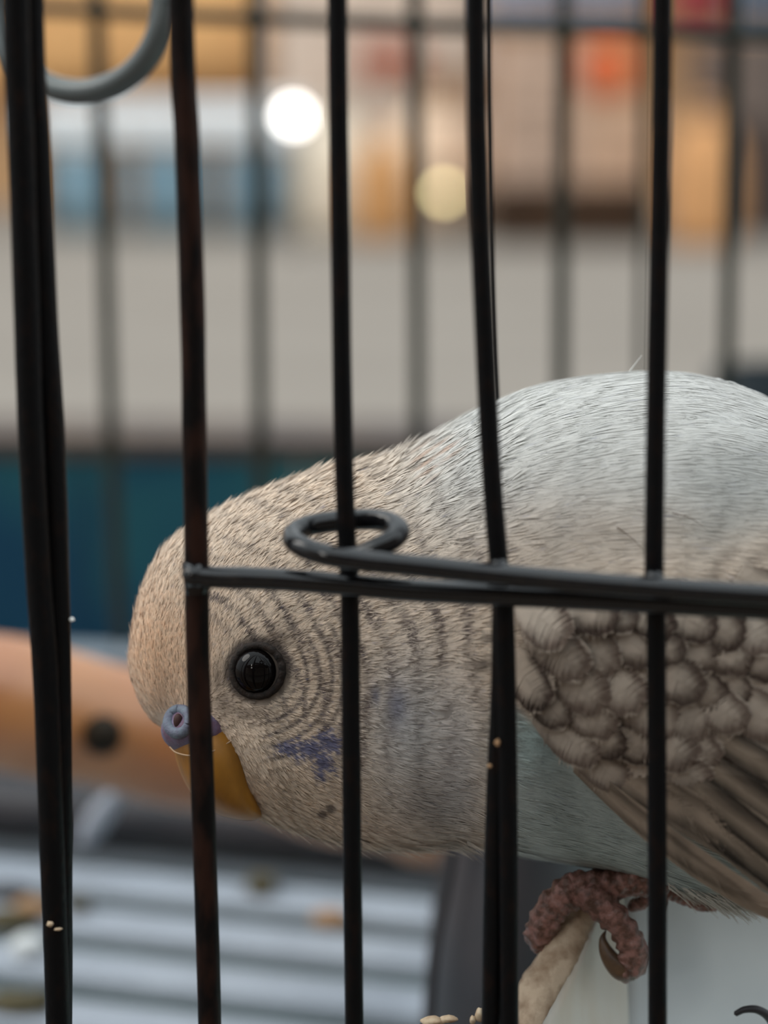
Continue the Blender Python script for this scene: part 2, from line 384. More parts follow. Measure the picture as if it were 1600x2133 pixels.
# =================================================================== birdcage
cage = empty('birdcage', cageframe(0, 0.1, ZF), 'wire birdcage with dark upright bars, rusty in places, and a looped hinge wire', 'birdcage')
def wire(name, pts, rpx, m, d0=200.0, off=0.0, seg=16, n=60, parent=cage, offs=None, rr=None):
    w3 = []
    for i, p in enumerate(pts):
        w3.append(cagepoint(p[0], p[1], d0, YAW, off+(p[2] if len(p) > 2 else 0)))
    path = catmull(w3, n)
    dep = np.array([(q-CAM) @ FWD for q in path])
    r = rpx*dep.mean()/F*(1.1 if d0 < 300 else 1.0)
    r = r*(1+0.03*np.array([noise.noise(Vector((i*.35, rpx, pts[0][0]))) for i in range(n)]))
    return meshobj(name, *tube(path, r, seg), m, parent)
YB = 2500; YTp = -1100
wire('bar', [(16, YTp), (33, 0), (44, 300), (56, 650), (64, 900), (80, 1200), (94, 1400), (106, 1700), (121, 2133), (128, YB)], 25, M['black_wire'], off=-1.5)
wire('bar', [(54, YTp), (64, 0), (78, 300), (96, 700), (109, 900), (119, 1200), (124, 1500), (126, 1800), (126, 2133), (126, YB)], 24, M['black_wire'], off=0.6)
wire('bar', [(370, YTp), (377, 0), (390, 300), (401, 650), (405, 900), (409, 1150), (413, 1400), (424, 1700), (437, 2133), (441, YB)], 23.5, M['rusty_wire'])
wire('bar', [(699, YTp), (703, 0), (709, 500), (715, 900), (723, 1140), (729, 1240), (733, 1700), (738, 2133), (741, YB)], 18.5, M['black_wire'])
wire('bar', [(988, YTp), (991, 0), (998, 400), (1010, 700), (1022, 950), (1038, 1160), (1050, 1250), (1056, 1500), (1059, 1800), (1061, 2133), (1062, YB)], 19, M['black_wire'])
wire('bar', [(1047, 1222), (1043, 1450), (1035, 1620), (1028, 1850), (1023, 2133), (1020, YB)], 19, M['black_wire'], off=0.8)
wire('bar', [(1384, YTp), (1380, 0), (1373, 500), (1366, 900), (1363, 1190), (1367, 1300), (1369, 1700), (1370, 2133), (1371, YB)], 19, M['black_wire'])
wire('bar', [(1715, YTp), (1705, 500), (1695, 1200), (1690, YB)], 19, M['black_wire'])
wire('bar', [(2040, YTp), (2020, 1200), (2010, YB)], 19, M['black_wire'])
wire('bar', [(-290, YTp), (-270, 900), (-210, YB)], 19, M['black_wire'])
# thin inner wire just right of the fourth bar, behind the bird
wire('inner_bar', [(1011, YTp), (1017, 0), (1021, 400), (1027, 700), (1034, 860), (1045, 1200)], 5.5, M['black_wire'], d0=262)
# cross rail of the front wall and the hinge wire with its loop
rl = wire('rail', [(398, 1198), (440, 1202), (560, 1206), (700, 1216), (860, 1230), (1040, 1239), (1250, 1249), (1500, 1262), (1700, 1272), (2040, 1292)], 22, M['rail_wire'], off=-1.6)
hw = wire('hinge_wire', [(2040, 1280, -3.6), (1700, 1248, -3.7), (1450, 1231, -3.7), (1200, 1212, -3.7), (1000, 1193, -3.7), (860, 1178, -3.8), (760, 1168, -4.0), (680, 1156, -4.2), (626, 1137, -3.0), (609, 1116, -0.6), (640, 1096, 1.6), (700, 1086, 2.6), (770, 1082, 2.4), (815, 1090, 1.2), (832, 1108, -0.4), (812, 1128, -1.6), (770, 1148, -2.0), (728, 1166, -2.0)], 21, M['rail_wire'], n=170, seg=20)
for (x, y, rr_) in ((1041, 1178, 20), (1364, 1203, 20)):
    c = cagepoint(x, y, 200, YAW, -1.5); r = rr_*200/F*0.001*0.9
    sph = [(r*math.sin(math.pi*k/8)+1e-6, -0.8*r*math.cos(math.pi*k/8)) for k in range(9)]
    meshobj('weld_bead', *lathe(sph, c, 14), M['rail_wire'], cage)
c = cagepoint(398, 1198, 200, YAW, -1.8)
meshobj('rail_end', *tube(np.array([c+XA*(-0.0003), c+XA*0.0009]), 0.00118, 16), M['rail_wire'], cage)
vv, ff = tube(np.array([cagepoint(405, 1170, 200), cagepoint(412, 1232, 200)]), 0.00128, 18)
for k in range(len(vv)): vv[k] += 0.00018*noise.noise(Vector(vv[k]*2500))
meshobj('weld_collar', vv, ff, M['rail_wire'], cage)
# back wall of the cage
for xs in ([(192, YTp), (202, 0), (216, 400), (228, 800), (243, 1200), (252, 1340)], [(526, YTp), (531, 0), (538, 450), (543, 900), (548, 1340)],
           [(860, YTp), (864, 0), (868, 500), (871, 900), (874, 1345)], [(1180, YTp), (1175, 0), (1171, 400), (1168, 800), (1165, 1360)],
           [(1345, YTp), (1340, 0), (1338, 400), (1335, 800), (1330, 1360)], [(1537, YTp), (1528, 0), (1520, 500), (1512, 900), (1505, 1370)],
           [(-130, YTp), (-110, 700), (-95, 1330)], [(1880, YTp), (1850, 1000), (1840, 1380)]):
    thin = xs[0][0] == 1345
    wire('back_bar', xs, 9 if thin else 16, M['back_wire'], d0=440)
wire('back_rail', [(-300, 2), (80, 16), (350, 30), (700, 45), (1000, 56), (1340, 64), (1600, 76), (2000, 90)], 15, M['back_wire'], d0=440, off=-2)

wire('rail', [(-330, -1090), (400, -1060), (1100, -1040), (2060, -1010)], 22, M['rail_wire'], off=-1.6)
wire('back_rail', [(-200, -1090), (800, -1070), (1900, -1050)], 15, M['back_wire'], d0=440, off=-2)
# swing ring hanging inside (upper left)
cc = P(165, 10, 262)
pts = []
for k in range(60):
    a = 2*math.pi*k/59
    px, py = 166+175*math.cos(a), 10+182*math.sin(a)
    pts.append(P(px, py, 268+10*math.sin(a)*0-8*math.cos(a)))
o = empty('swing_ring', P(165, 192, 268), 'grey metal ring hanging at the upper left, behind the thick left bars', 'ring')
meshobj('ring', *tube(np.array(pts), 27*0.268/F, 18, cap=False), M['ring'], o)
hp = P(166, -172, 268)
meshobj('hanger', *tube(np.array([hp, hp+np.array([0, 0, .02]), hp+np.array([0, 0, .052])]), 0.0008, 10), M['ring'], o)

# orange wooden perch (soft, runs under the head)
path = catmull([P(-330, 1385, 345), P(0, 1462, 352), P(400, 1552, 368), (P(760, 1640, 384)), P(945, 1692, 392)], 60)
rad = np.array([0.0112+0.0009*noise.noise(Vector((i*.13, 3, 1)))+0.0004*math.sin(i*.5) for i in range(60)])
o = empty('wooden_perch', path[0], 'thick orange brown wooden perch with a dark knot, running under the bird head', 'perch')
meshobj('branch', *tube(path, rad, 28), M['perch'], o)
kc = P(212, 1530, 352); kn = P(212, 1530, 341)
v, f = tube(np.array([kn+(kc-kn)*.15, kn+(kc-kn)*.5, kc]), [0.0016, 0.0032, 0.004], 14)
meshobj('knot', v, f, mat('knot', (0.012, 0.008, 0.004), None, spec=.1), o)

# charcoal plastic feeder hood behind the foot
hood = empty('feeder_hood', P(1020, 2100, 290), 'charcoal plastic hood standing left of the white feeder cup', 'hood')
def patch(grid, thick):
    """grid: rows of world points -> closed thick shell pushed away from the lens"""
    g = np.array(grid); R, C_ = g.shape[:2]
    nrm = FWD*thick
    V = np.vstack([g.reshape(-1, 3), (g+nrm).reshape(-1, 3)]); N = R*C_
    q = []
    for i in range(R-1):
        for j in range(C_-1):
            a = i*C_+j; q.append((a, a+C_, a+C_+1, a+1)); q.append((N+a, N+a+1, N+a+C_+1, N+a+C_))
    for i in range(R-1):
        q.append((i*C_, N+i*C_, N+(i+1)*C_, (i+1)*C_)); b = i*C_+C_-1; q.append((b, b+C_, N+b+C_, N+b))
    for j in range(C_-1):
        q.append((j, j+1, N+j+1, N+j)); b = (R-1)*C_+j; q.append((b, N+b, N+b+1, b+1))
    return V, q
rows = []
for yy, xl in ((1560, 960), (1700, 952), (1780, 944), (1860, 928), (1950, 912), (2060, 900), (2300, 884)):
    rows.append([P(xl+(1330-xl)*s, yy+6*math.sin(s*3), 292+24*(1-math.sin(math.pi*min(1, s*1.1+.05)))**1.5) for s in np.linspace(0, 1, 14)])
meshobj('shell', *patch(rows, 0.03), M['dark_plastic'], hood)
rr2 = [P(xl-3, yy, 300) for yy, xl in ((1560, 960), (1780, 944), (1950, 912), (2060, 900), (2300, 884))]
meshobj('edge_bead', *tube(catmull(rr2, 30), 0.0008, 10), M['dark_plastic'], hood)

# =================================================================== white feeder cup the bird stands on
D = 230.0; K = D/F
def BP(u, v, w): return P(u, v, D-np.asarray(w, float)*K)
cup = empty('feeder_cup', P(1300, 2300, 240), 'white plastic feeder cup with a stained, chewed rim under the bird foot', 'cup')
m_rim = mat('stained_rim', (0.50, 0.38, 0.27), (0.15, 0.075, 0.03), 420, 0.6, bump=0.0003, bscale=900, lo=0.44, hi=0.80)
m_cup = mat('cup_plastic', (0.68, 0.66, 0.60), (0.62, 0.54, 0.44), 90, 0.4, lo=0.45, hi=0.75, stretch=(2, 2, 0.4), sss=0.0)
m_cup2 = mat('cup_plastic_pale', (0.66, 0.72, 0.75), (0.58, 0.64, 0.68), 60, 0.4)
Lr = [(1196, 1862, -20), (1186, 1885, -10), (1170, 1915, 5), (1140, 1962, 30), (1112, 2015, 60), (1085, 2050, 80), (1068, 2110, 100), (1050, 2200, 130), (1030, 2300, 150)]
Rr = [(1238, 1872, -30), (1246, 1896, -15), (1236, 1925, 0), (1218, 1970, 20), (1196, 2015, 50), (1178, 2045, 70), (1156, 2085, 90), (1125, 2150, 120), (1090, 2300, 150)]
L3 = catmull(Lr, 40); R3 = catmull(Rr, 40)
for i in range(40):
    L3[i, 0] += 4*noise.noise(Vector((i*.9, 0, 0)))+2*noise.noise(Vector((i*2.3, 5, 0)))
    R3[i, 0] += 3*noise.noise(Vector((i*.8, 9, 0)))
rows = []
for i in range(40):
    row = []
    for s in np.linspace(0, 1, 9):
        q = L3[i]*(1-s)+R3[i]*s
        q = q+np.array([0, 0, 16*math.sin(math.pi*s)+3*noise.noise(Vector((q[0]*.06, q[1]*.06, 0)))])
        row.append(BP(*q))
    rows.append(row)
meshobj('rim', *patch(rows, 0.0022), m_rim, cup)
# outer-left side wall below the rim edge
# inner wall face seen to the right of the rim, sweeping down-right
rows = []
for i in range(40):
    a0 = R3[i]; row = []
    b0 = np.array([1300+ i*0.5, 1850+i*14.0, -150.0-i*0.5])
    for s in np.linspace(0, 1, 12):
        q = a0*(1-s)+b0*s
        q = q+np.array([0, 0, -34*math.sin(math.pi*min(s*1.3, 1))*0.5])
        row.append(BP(*q))
    rows.append(row)
meshobj('side_wall', *patch(rows, 0.0012), m_cup, cup)
rows = []
for i, yy in enumerate(np.linspace(1800, 2400, 14)):
    row = []
    for s in np.linspace(0, 1, 16):
        u = 1285+s*650+i*.6
        row.append(BP(u, yy+30*s, -150-i*1.0-260*math.sin(s*1.4)))
    rows.append(row)
meshobj('back_wall', *patch(rows, 0.0015), m_cup2, cup)
# hooked wire at the cup's lower right
hk = catmull([BP(1532, 2112, 60), BP(1552, 2103, 62), BP(1580, 2104, 60), BP(1606, 2124, 40), BP(1622, 2170, 0), BP(1626, 2260, -60)], 30)
o = meshobj('wire_hook', *tube(hk, np.linspace(0.0003, 0.0007, 30), 12), M['dark_plastic'])
tag(o, 'dark curved hook over the white cup, at the lower right', 'hook')

# =================================================================== BUDGERIGAR
bird = empty('budgerigar', BP(1230, 1880, 0), 'white and grey budgerigar with violet cheek patch and amber beak, crouching behind the bars', 'bird')
ST = np.array([  # u, top v, bottom v, half width
    (268, 1372, 1374, 1), (272, 1335, 1408, 34), (280, 1285, 1432, 58), (295, 1225, 1468, 84), (315, 1180, 1498, 106), (345, 1136, 1524, 128),
    (380, 1105, 1572, 148), (430, 1074, 1634, 172), (480, 1049, 1676, 192), (540, 1023, 1706, 210), (600, 1001, 1728, 222),
    (700, 970, 1754, 236), (780, 955, 1768, 246), (830, 941, 1771, 256), (900, 902, 1769, 280), (960, 870, 1762, 305), (1040, 833, 1776, 340), (1110, 806, 1789, 368),
    (1200, 788, 1803, 396), (1290, 778, 1818, 412), (1370, 774, 1842, 424), (1450, 781, 1868, 430), (1530, 803, 1880, 428), (1600, 830, 1868, 420), (1700, 868, 1822, 400),
    (1850, 935, 1765, 350), (2000, 1010, 1700, 285), (2200, 1120, 1625, 195), (2400, 1230, 1585, 110), (2520, 1330, 1560, 60), (2600, 1430, 1500, 6)], float)
NS, NT = 260, 120
tpar = np.concatenate([np.linspace(0, 0.12, 60, endpoint=False)**1.0, np.linspace(0.12, 1, NS-60)])
chord = np.concatenate([[0], np.cumsum(np.hypot(np.diff(ST[:, 0]), np.diff(ST[:, 1])*.6))]); chord /= chord[-1]
def interp_smooth(x, xp, yp):
    # monotone-ish cubic (finite-difference Hermite)
    m = np.gradient(yp, xp); i = np.clip(np.searchsorted(xp, x)-1, 0, len(xp)-2)
    h = xp[i+1]-xp[i]; t = (x-xp[i])/h
    return (2*t**3-3*t**2+1)*yp[i]+(t**3-2*t**2+t)*h*m[i]+(-2*t**3+3*t**2)*yp[i+1]+(t**3-t**2)*h*m[i+1]
su, stp, sbt, shw = (interp_smooth(tpar, chord, ST[:, k]) for k in range(4))
th = np.linspace(0, 2*math.pi, NT, endpoint=False)
def gauss(u, v, cu, cv, ru, rv): return np.exp(-((u-cu)/ru)**2-((v-cv)/rv)**2)
def sstep(x, a, b):
    t = np.clip((x-a)/(b-a), 0, 1); return t*t*(3-2*t)
def wingmask(u, v):
    """1 inside the folded wing"""
    lo = np.interp(u, [1040, 1060, 1180, 1300, 1400, 1500, 1600, 1900, 2400], [1400, 1470, 1590, 1690, 1745, 1790, 1835, 1830, 1600])
    hi = np.interp(u, [1040, 1100, 1400, 1600, 2000, 2400], [1240, 1215, 1180, 1120, 1150, 1300])
    return sstep(u, 1030, 1100)*sstep(lo-v, -5, 40)*sstep(v-hi, -60, 60)
Vb = np.zeros((NS, NT, 3))
for i in range(NS):
    vc = (stp[i]+sbt[i])/2; av = (sbt[i]-stp[i])/2
    s = np.sin(th); c = np.cos(th)
    Vb[i, :, 0] = su[i]; Vb[i, :, 1] = vc-av*c
    Vb[i, :, 2] = shw[i]*np.sign(s)*np.abs(s)**0.88
uu, vv_, ww = Vb[..., 0], Vb[..., 1], Vb[..., 2]
sg = np.sign(ww)
dw = 22*wingmask(uu, vv_)*np.clip(np.abs(ww)/120, 0, 1)
dw += 16*gauss(uu, vv_, 610, 1610, 120, 90)*np.clip(np.abs(ww)/80, 0, 1)
dw -= 10*gauss(uu, vv_, 520, 1400, 90, 80)*np.clip(np.abs(ww)/80, 0, 1)
dw += 10*gauss(uu, vv_, 880, 1640, 90, 120)*np.clip(np.abs(ww)/80, 0, 1)
Vb[..., 2] += sg*dw
Fb = [(i*NT+j, (i+1)*NT+j, (i+1)*NT+(j+1) % NT, i*NT+(j+1) % NT) for i in range(NS-1) for j in range(NT)]
Fb += [tuple(range(NT))[::-1], tuple((NS-1)*NT+j for j in range(NT))]
Vf = Vb.reshape(-1, 3)
def barf(u, v, seed=0.0):
    """strength of the dark wavy bars"""
    r = np.hypot(u-300, (v-1500))
    ph = 2*math.pi*(np.where(r < 330, r/40.0, 330/40.0+(r-330)/np.interp(r, [330, 800], [42, 56])))
    b = np.clip(np.sin(ph+1.1*np.sin(u*.013+v*.019)+seed)*1.25-0.15, 0, 1)
    a = np.degrees(np.arctan2(1500-v, u-300))          # 90 = straight up
    s = sstep(r, 215, 300)*(1-sstep(r, 780, 960))
    s *= sstep(84-a, 4, 22)
    s *= np.interp(v, [960, 1060, 1180, 1240, 1500, 1650, 1720], [0.3, 0.38, .5, 1, .9, .5, .15])
    s *= 1-sstep(u, 760, 860)*sstep(v, 1330, 1430)*0.55
    cheek = sstep(130-np.hypot((u-560)/1.1, v-1640), -20, 30)
    s *= 1-cheek
    return b*s
def cheekring(u, v):
    r = np.hypot(u-530, v-1400); a = np.degrees(np.arctan2(1400-v, u-530))
    m = sstep(r, 75, 100)*(1-sstep(r, 185, 225))*sstep(a, -95, -70)*(1-sstep(a, 20, 50))
    return m*np.clip(np.sin(2*math.pi*r/26.0+0.8*np.sin(a*.06))*1.4-0.1, 0, 1), sstep(a, -95, -70)*(1-sstep(a, 20, 50))*(1-sstep(r, 190, 230))
def blob(u, v, pts):
    m = 0
    for (cu, cv, ru, rv) in pts: m = np.maximum(m, gauss(u, v, cu, cv, ru, rv))
    return m
E1 = (math.cos(math.radians(-36)), math.sin(math.radians(36))); E2 = (-E1[1], E1[0])
def birdcol(u, v, seed, bm=1.0):
    base = np.ones(u.shape+(3,))*np.array([0.70, 0.57, 0.45])
    def mixc(m, c):
        nonlocal base
        m = np.clip(m, 0, 1)[..., None]; base = base*(1-m)+np.array(c)*m
    # creamy forehead
    mixc(gauss(u, v, 320, 1360, 105, 150)*0.9, (0.78, 0.53, 0.35))
    mixc(sstep(1250-v, 0, 250)*sstep(u, 700, 1000)*0.9, (0.58, 0.585, 0.565))       # white mantle
    mixc(gauss(u, v, 1180, 1120, 230, 120)*0.5, (0.50, 0.405, 0.33))
    nz = np.sin(u*.021+2*np.sin(v*.013))*np.sin(v*.03+1.3*np.sin(u*.011))
    mixc(sstep(u, 980, 1060)*sstep(1240-v, 0, 100)*np.clip(nz, 0, 1)*0.22, (0.42, 0.40, 0.38))
    mixc(sstep(u, 1390, 1500)*sstep(v, 900, 960)*sstep(1300-v, 0, 150)*0.6, (0.38, 0.375, 0.35))
    mixc(sstep(v, 1000, 1200)*sstep(u, 1040, 1150)*0.5, (0.46, 0.395, 0.33))
    # blue grey breast and teal flank
    mixc(gauss(u, v, 850, 1520, 100, 170)*0.62, (0.44, 0.49, 0.54))
    mixc(gauss(u, v, 900, 1690, 95, 80)*0.65, (0.33, 0.31, 0.31))
    mixc(gauss(u, v, 960, 1600, 60, 190)*0.45, (0.42, 0.46, 0.52))
    mixc(sstep(u, 1000, 1080)*sstep(v, 1420, 1500)*(1-wingmask(u, v))*0.80, (0.40, 0.49, 0.50))
    mixc(gauss(u, v, 1120, 1540, 80, 60)*0.5*(1-wingmask(u, v)), (0.42, 0.60, 0.60))
    mixc(sstep(u, 1250, 1500)*sstep(v, 1700, 1800)*0.5, (0.33, 0.37, 0.36))
    mixc(gauss(u, v, 780, 1740, 160, 40)*0.5, (0.62, 0.50, 0.41))
    # scalloped wing coverts
    wm = wingmask(u, v); A = (u-1290)*E1[0]+(v-1430)*E1[1]; B_ = (u-1290)*E2[0]+(v-1430)*E2[1]
    ra = (A-96)/54.0+4; ri = np.floor(ra); fa_ = ra-ri; fb_ = B_/74-0.5*(ri % 2); fb_ = fb_-np.round(fb_)
    fa2 = fa_+1.1*fb_*fb_; sc = sstep(fa2, 0.25, 0.75)*(1-sstep(fa2, .85, 1.05))
    mixc(wm*0.85, (0.64, 0.52, 0.415)); mixc(wm*sc*0.6, (0.13, 0.095, 0.07))
    # bars
    brk = 0.45+0.55*np.clip(0.5+0.9*np.sin(u*.037+1.7*np.sin(v*.021))*np.sin(v*.043+1.1*np.sin(u*.017)), 0, 1)
    b = barf(u, v, seed); mixc(b*1.0*bm*brk, (0.17, 0.13, 0.115))
    cr, cm = cheekring(u, v); mixc(cr*0.75*bm, (0.16, 0.125, 0.11))
    # rusty fringe at the nape
    mixc(blob(u, v, [(885, 960, 26, 40), (930, 935, 30, 22)])*np.clip(np.sin(u*.2+v*.3)*2, 0, 1)*0.55, (0.45, 0.24, 0.14))
    # dusky lores and surround of the eye
    mixc(blob(u, v, [(470, 1465, 34, 36), (520, 1485, 50, 20), (580, 1330, 30, 22), (455, 1420, 16, 40)])*0.72, (0.17, 0.125, 0.095))
    mixc(sstep(78-np.hypot(u-537, (v-1396)), 0, 14)*0.85, (0.06, 0.045, 0.04))
    # violet cheek patch and loose spots
    n2 = np.sin(u*.11+seed*.3)*np.sin(v*.13)*.5+.5
    cp_ = blob(u, v, [(606, 1560, 36, 20), (648, 1562, 44, 30), (686, 1548, 30, 30), (676, 1590, 28, 28), (668, 1612, 16, 20)])
    n3 = np.sin(u*.31+v*.17)*np.sin(v*.27-u*.12+1)
    mixc(sstep(cp_+0.28*(n2-.5)+.22*n3+.35*(bm-.8), 0.30, 0.95)*0.95, (0.135, 0.14, 0.245))
    mixc(blob(u, v, [(783, 1448, 9, 24), (828, 1470, 22, 46)])*0.75, (0.15, 0.16, 0.23))
    mixc(sstep(blob(u, v, [(672, 1697, 12, 10), (690, 1685, 12, 10)]), .3, .6)*0.85, (0.16, 0.12, 0.10))
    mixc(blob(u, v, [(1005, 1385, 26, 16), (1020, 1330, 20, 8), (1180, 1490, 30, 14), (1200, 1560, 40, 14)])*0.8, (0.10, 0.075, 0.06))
    return base
def addcolor(me, cols):
    at = me.color_attributes.new('Col', 'FLOAT_COLOR', 'POINT')
    c4 = np.ones((len(cols), 4), np.float32); c4[:, :3] = cols; at.data.foreach_set('color', c4.ravel())
def featmat(name, rough=0.75, tr=0.25, gain=1.0):
    m = bpy.data.materials.new(name); m.use_nodes = True; t = m.node_tree; t.nodes.clear()
    at = t.nodes.new('ShaderNodeAttribute'); at.attribute_name = 'Col'
    b = t.nodes.new('ShaderNodeBsdfPrincipled'); b.inputs['Roughness'].default_value = rough; b.inputs['Specular IOR Level'].default_value = 0.25
    b.inputs['Sheen Weight'].default_value = 0.15
    tl = t.nodes.new('ShaderNodeBsdfTranslucent'); mxx = t.nodes.new('ShaderNodeMixShader'); mxx.inputs[0].default_value = tr
    out = t.nodes.new('ShaderNodeOutputMaterial')
    t.links.new(at.outputs['Color'], b.inputs['Base Color']); t.links.new(at.outputs['Color'], tl.inputs['Color'])
    t.links.new(b.outputs[0], mxx.inputs[1]); t.links.new(tl.outputs[0], mxx.inputs[2]); t.links.new(mxx.outputs[0], out.inputs[0])
    return m
m_feather = featmat('down_and_barbs'); m_under = featmat('under_down', tr=0.0)
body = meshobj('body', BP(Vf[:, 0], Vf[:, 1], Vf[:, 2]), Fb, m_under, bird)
uc = birdcol(Vf[:, 0], Vf[:, 1], np.zeros(len(Vf)))*0.62  # under colour darkened: shade in the gaps between feathers put into the colour
addcolor(body.data, uc)

# ---- surface sampling in (u, v, w) space
G = Vb
du = np.gradient(G, axis=0); dv = (np.roll(G, -1, 1)-np.roll(G, 1, 1))/2
Nn = np.cross(dv, du); Nn /= np.linalg.norm(Nn, axis=2)[..., None]+1e-9
ctr = G.mean(1, keepdims=True); flip = np.sign(((G-ctr)*Nn).sum(2)); flip[flip == 0] = 1
Nn *= np.median(flip)
cellA = np.linalg.norm(np.cross(du, dv), axis=2)
FLOW = np.array([  # u, v, angle (deg, 0 = towards the tail, + = up)
 (275,1400,92),(290,1250,74),(340,1150,58),(430,1090,40),(600,1010,24),(820,950,17),(1000,870,20),(1200,800,10),(1345,790,4),(1500,830,-10),(1600,870,-14),
 (330,1400,92),(380,1280,76),(380,1440,90),(330,1480,112),(400,1465,80),(450,1250,60),(440,1400,72),(450,1330,64),(520,1250,42),(520,1310,38),(600,1250,26),(600,1320,24),(700,1150,18),(600,1130,30),
 (450,1480,-10),(470,1520,-40),(540,1480,-22),(590,1450,-12),(620,1400,6),(650,1350,15),(700,1420,2),(620,1500,-14),(500,1560,-52),(520,1620,-58),(560,1620,-42),(540,1690,-34),(600,1700,-30),(700,1500,-8),(700,1650,-24),(760,1750,-22),(850,1750,-14),
 (900,1700,-10),(900,1500,-2),(880,1300,8),(1000,1200,8),(1000,1350,2),(1000,1500,0),(1100,1000,6),(1100,1150,2),(1200,950,4),(1300,1100,-4),(1500,1000,2),(1500,1200,-12),
 (1100,1500,-4),(1050,1650,-5),(1150,1650,-10),(1250,1750,-17),(1350,1800,-26),(1450,1850,-34),(1550,1880,-30),(1100,1760,-9),(1300,1400,-32),(1500,1500,-35),(1800,1300,-15),(2100,1400,-10),(2400,1450,-5)], float)
fa = np.radians(FLOW[:, 2]); FD = np.stack([np.cos(fa), -np.sin(fa)], 1)
def flow(u, v):
    d2 = (u[:, None]-FLOW[None, :, 0])**2+(v[:, None]-FLOW[None, :, 1])**2+120
    wt = d2**-1.6; f = wt @ FD; return f/(np.linalg.norm(f, axis=1)[:, None]+1e-9)
def flen(u, v):
    d = np.hypot(u-430, v-1450)
    L = np.interp(d, [0, 120, 250, 400, 600, 900], [22, 26, 34, 48, 70, 105])
    return L
def sample(n, weight):
    p = (cellA*weight).ravel(); p = p/p.sum(); idx = rng.choice(len(p), n, p=p)
    i, j = np.unravel_index(idx, cellA.shape); i = np.minimum(i, NS-2)
    a, b = rng.random(n)[:, None], rng.random(n)[:, None]
    j2 = (j+1) % NT
    q = (G[i, j]*(1-b)+G[i, j2]*b)*(1-a)+(G[i+1, j]*(1-b)+G[i+1, j2]*b)*a
    nn = (Nn[i, j]*(1-b)+Nn[i, j2]*b)*(1-a)+(Nn[i+1, j]*(1-b)+Nn[i+1, j2]*b)*a
    return q, nn/np.linalg.norm(nn, axis=1)[:, None]
U0, V0, W0 = G[..., 0], G[..., 1], G[..., 2]
from mathutils.bvhtree import BVHTree
TREE = BVHTree.FromPolygons(Vf.tolist(), Fb)
def onskin(p, h):
    out = np.empty_like(p); near_ = TREE.find_nearest
    for i, (q, hh) in enumerate(zip(p.tolist(), h.tolist())):
        c, n_, _, _ = near_(q)
        out[i] = (c[0]+n_[0]*hh, c[1]+n_[1]*hh, c[2]+n_[2]*hh)
    return out
_c, _n, _, _ = TREE.find_nearest((1300, 700, 0)); NSIGN = 1.0 if _n[1] < 0 else -1.0
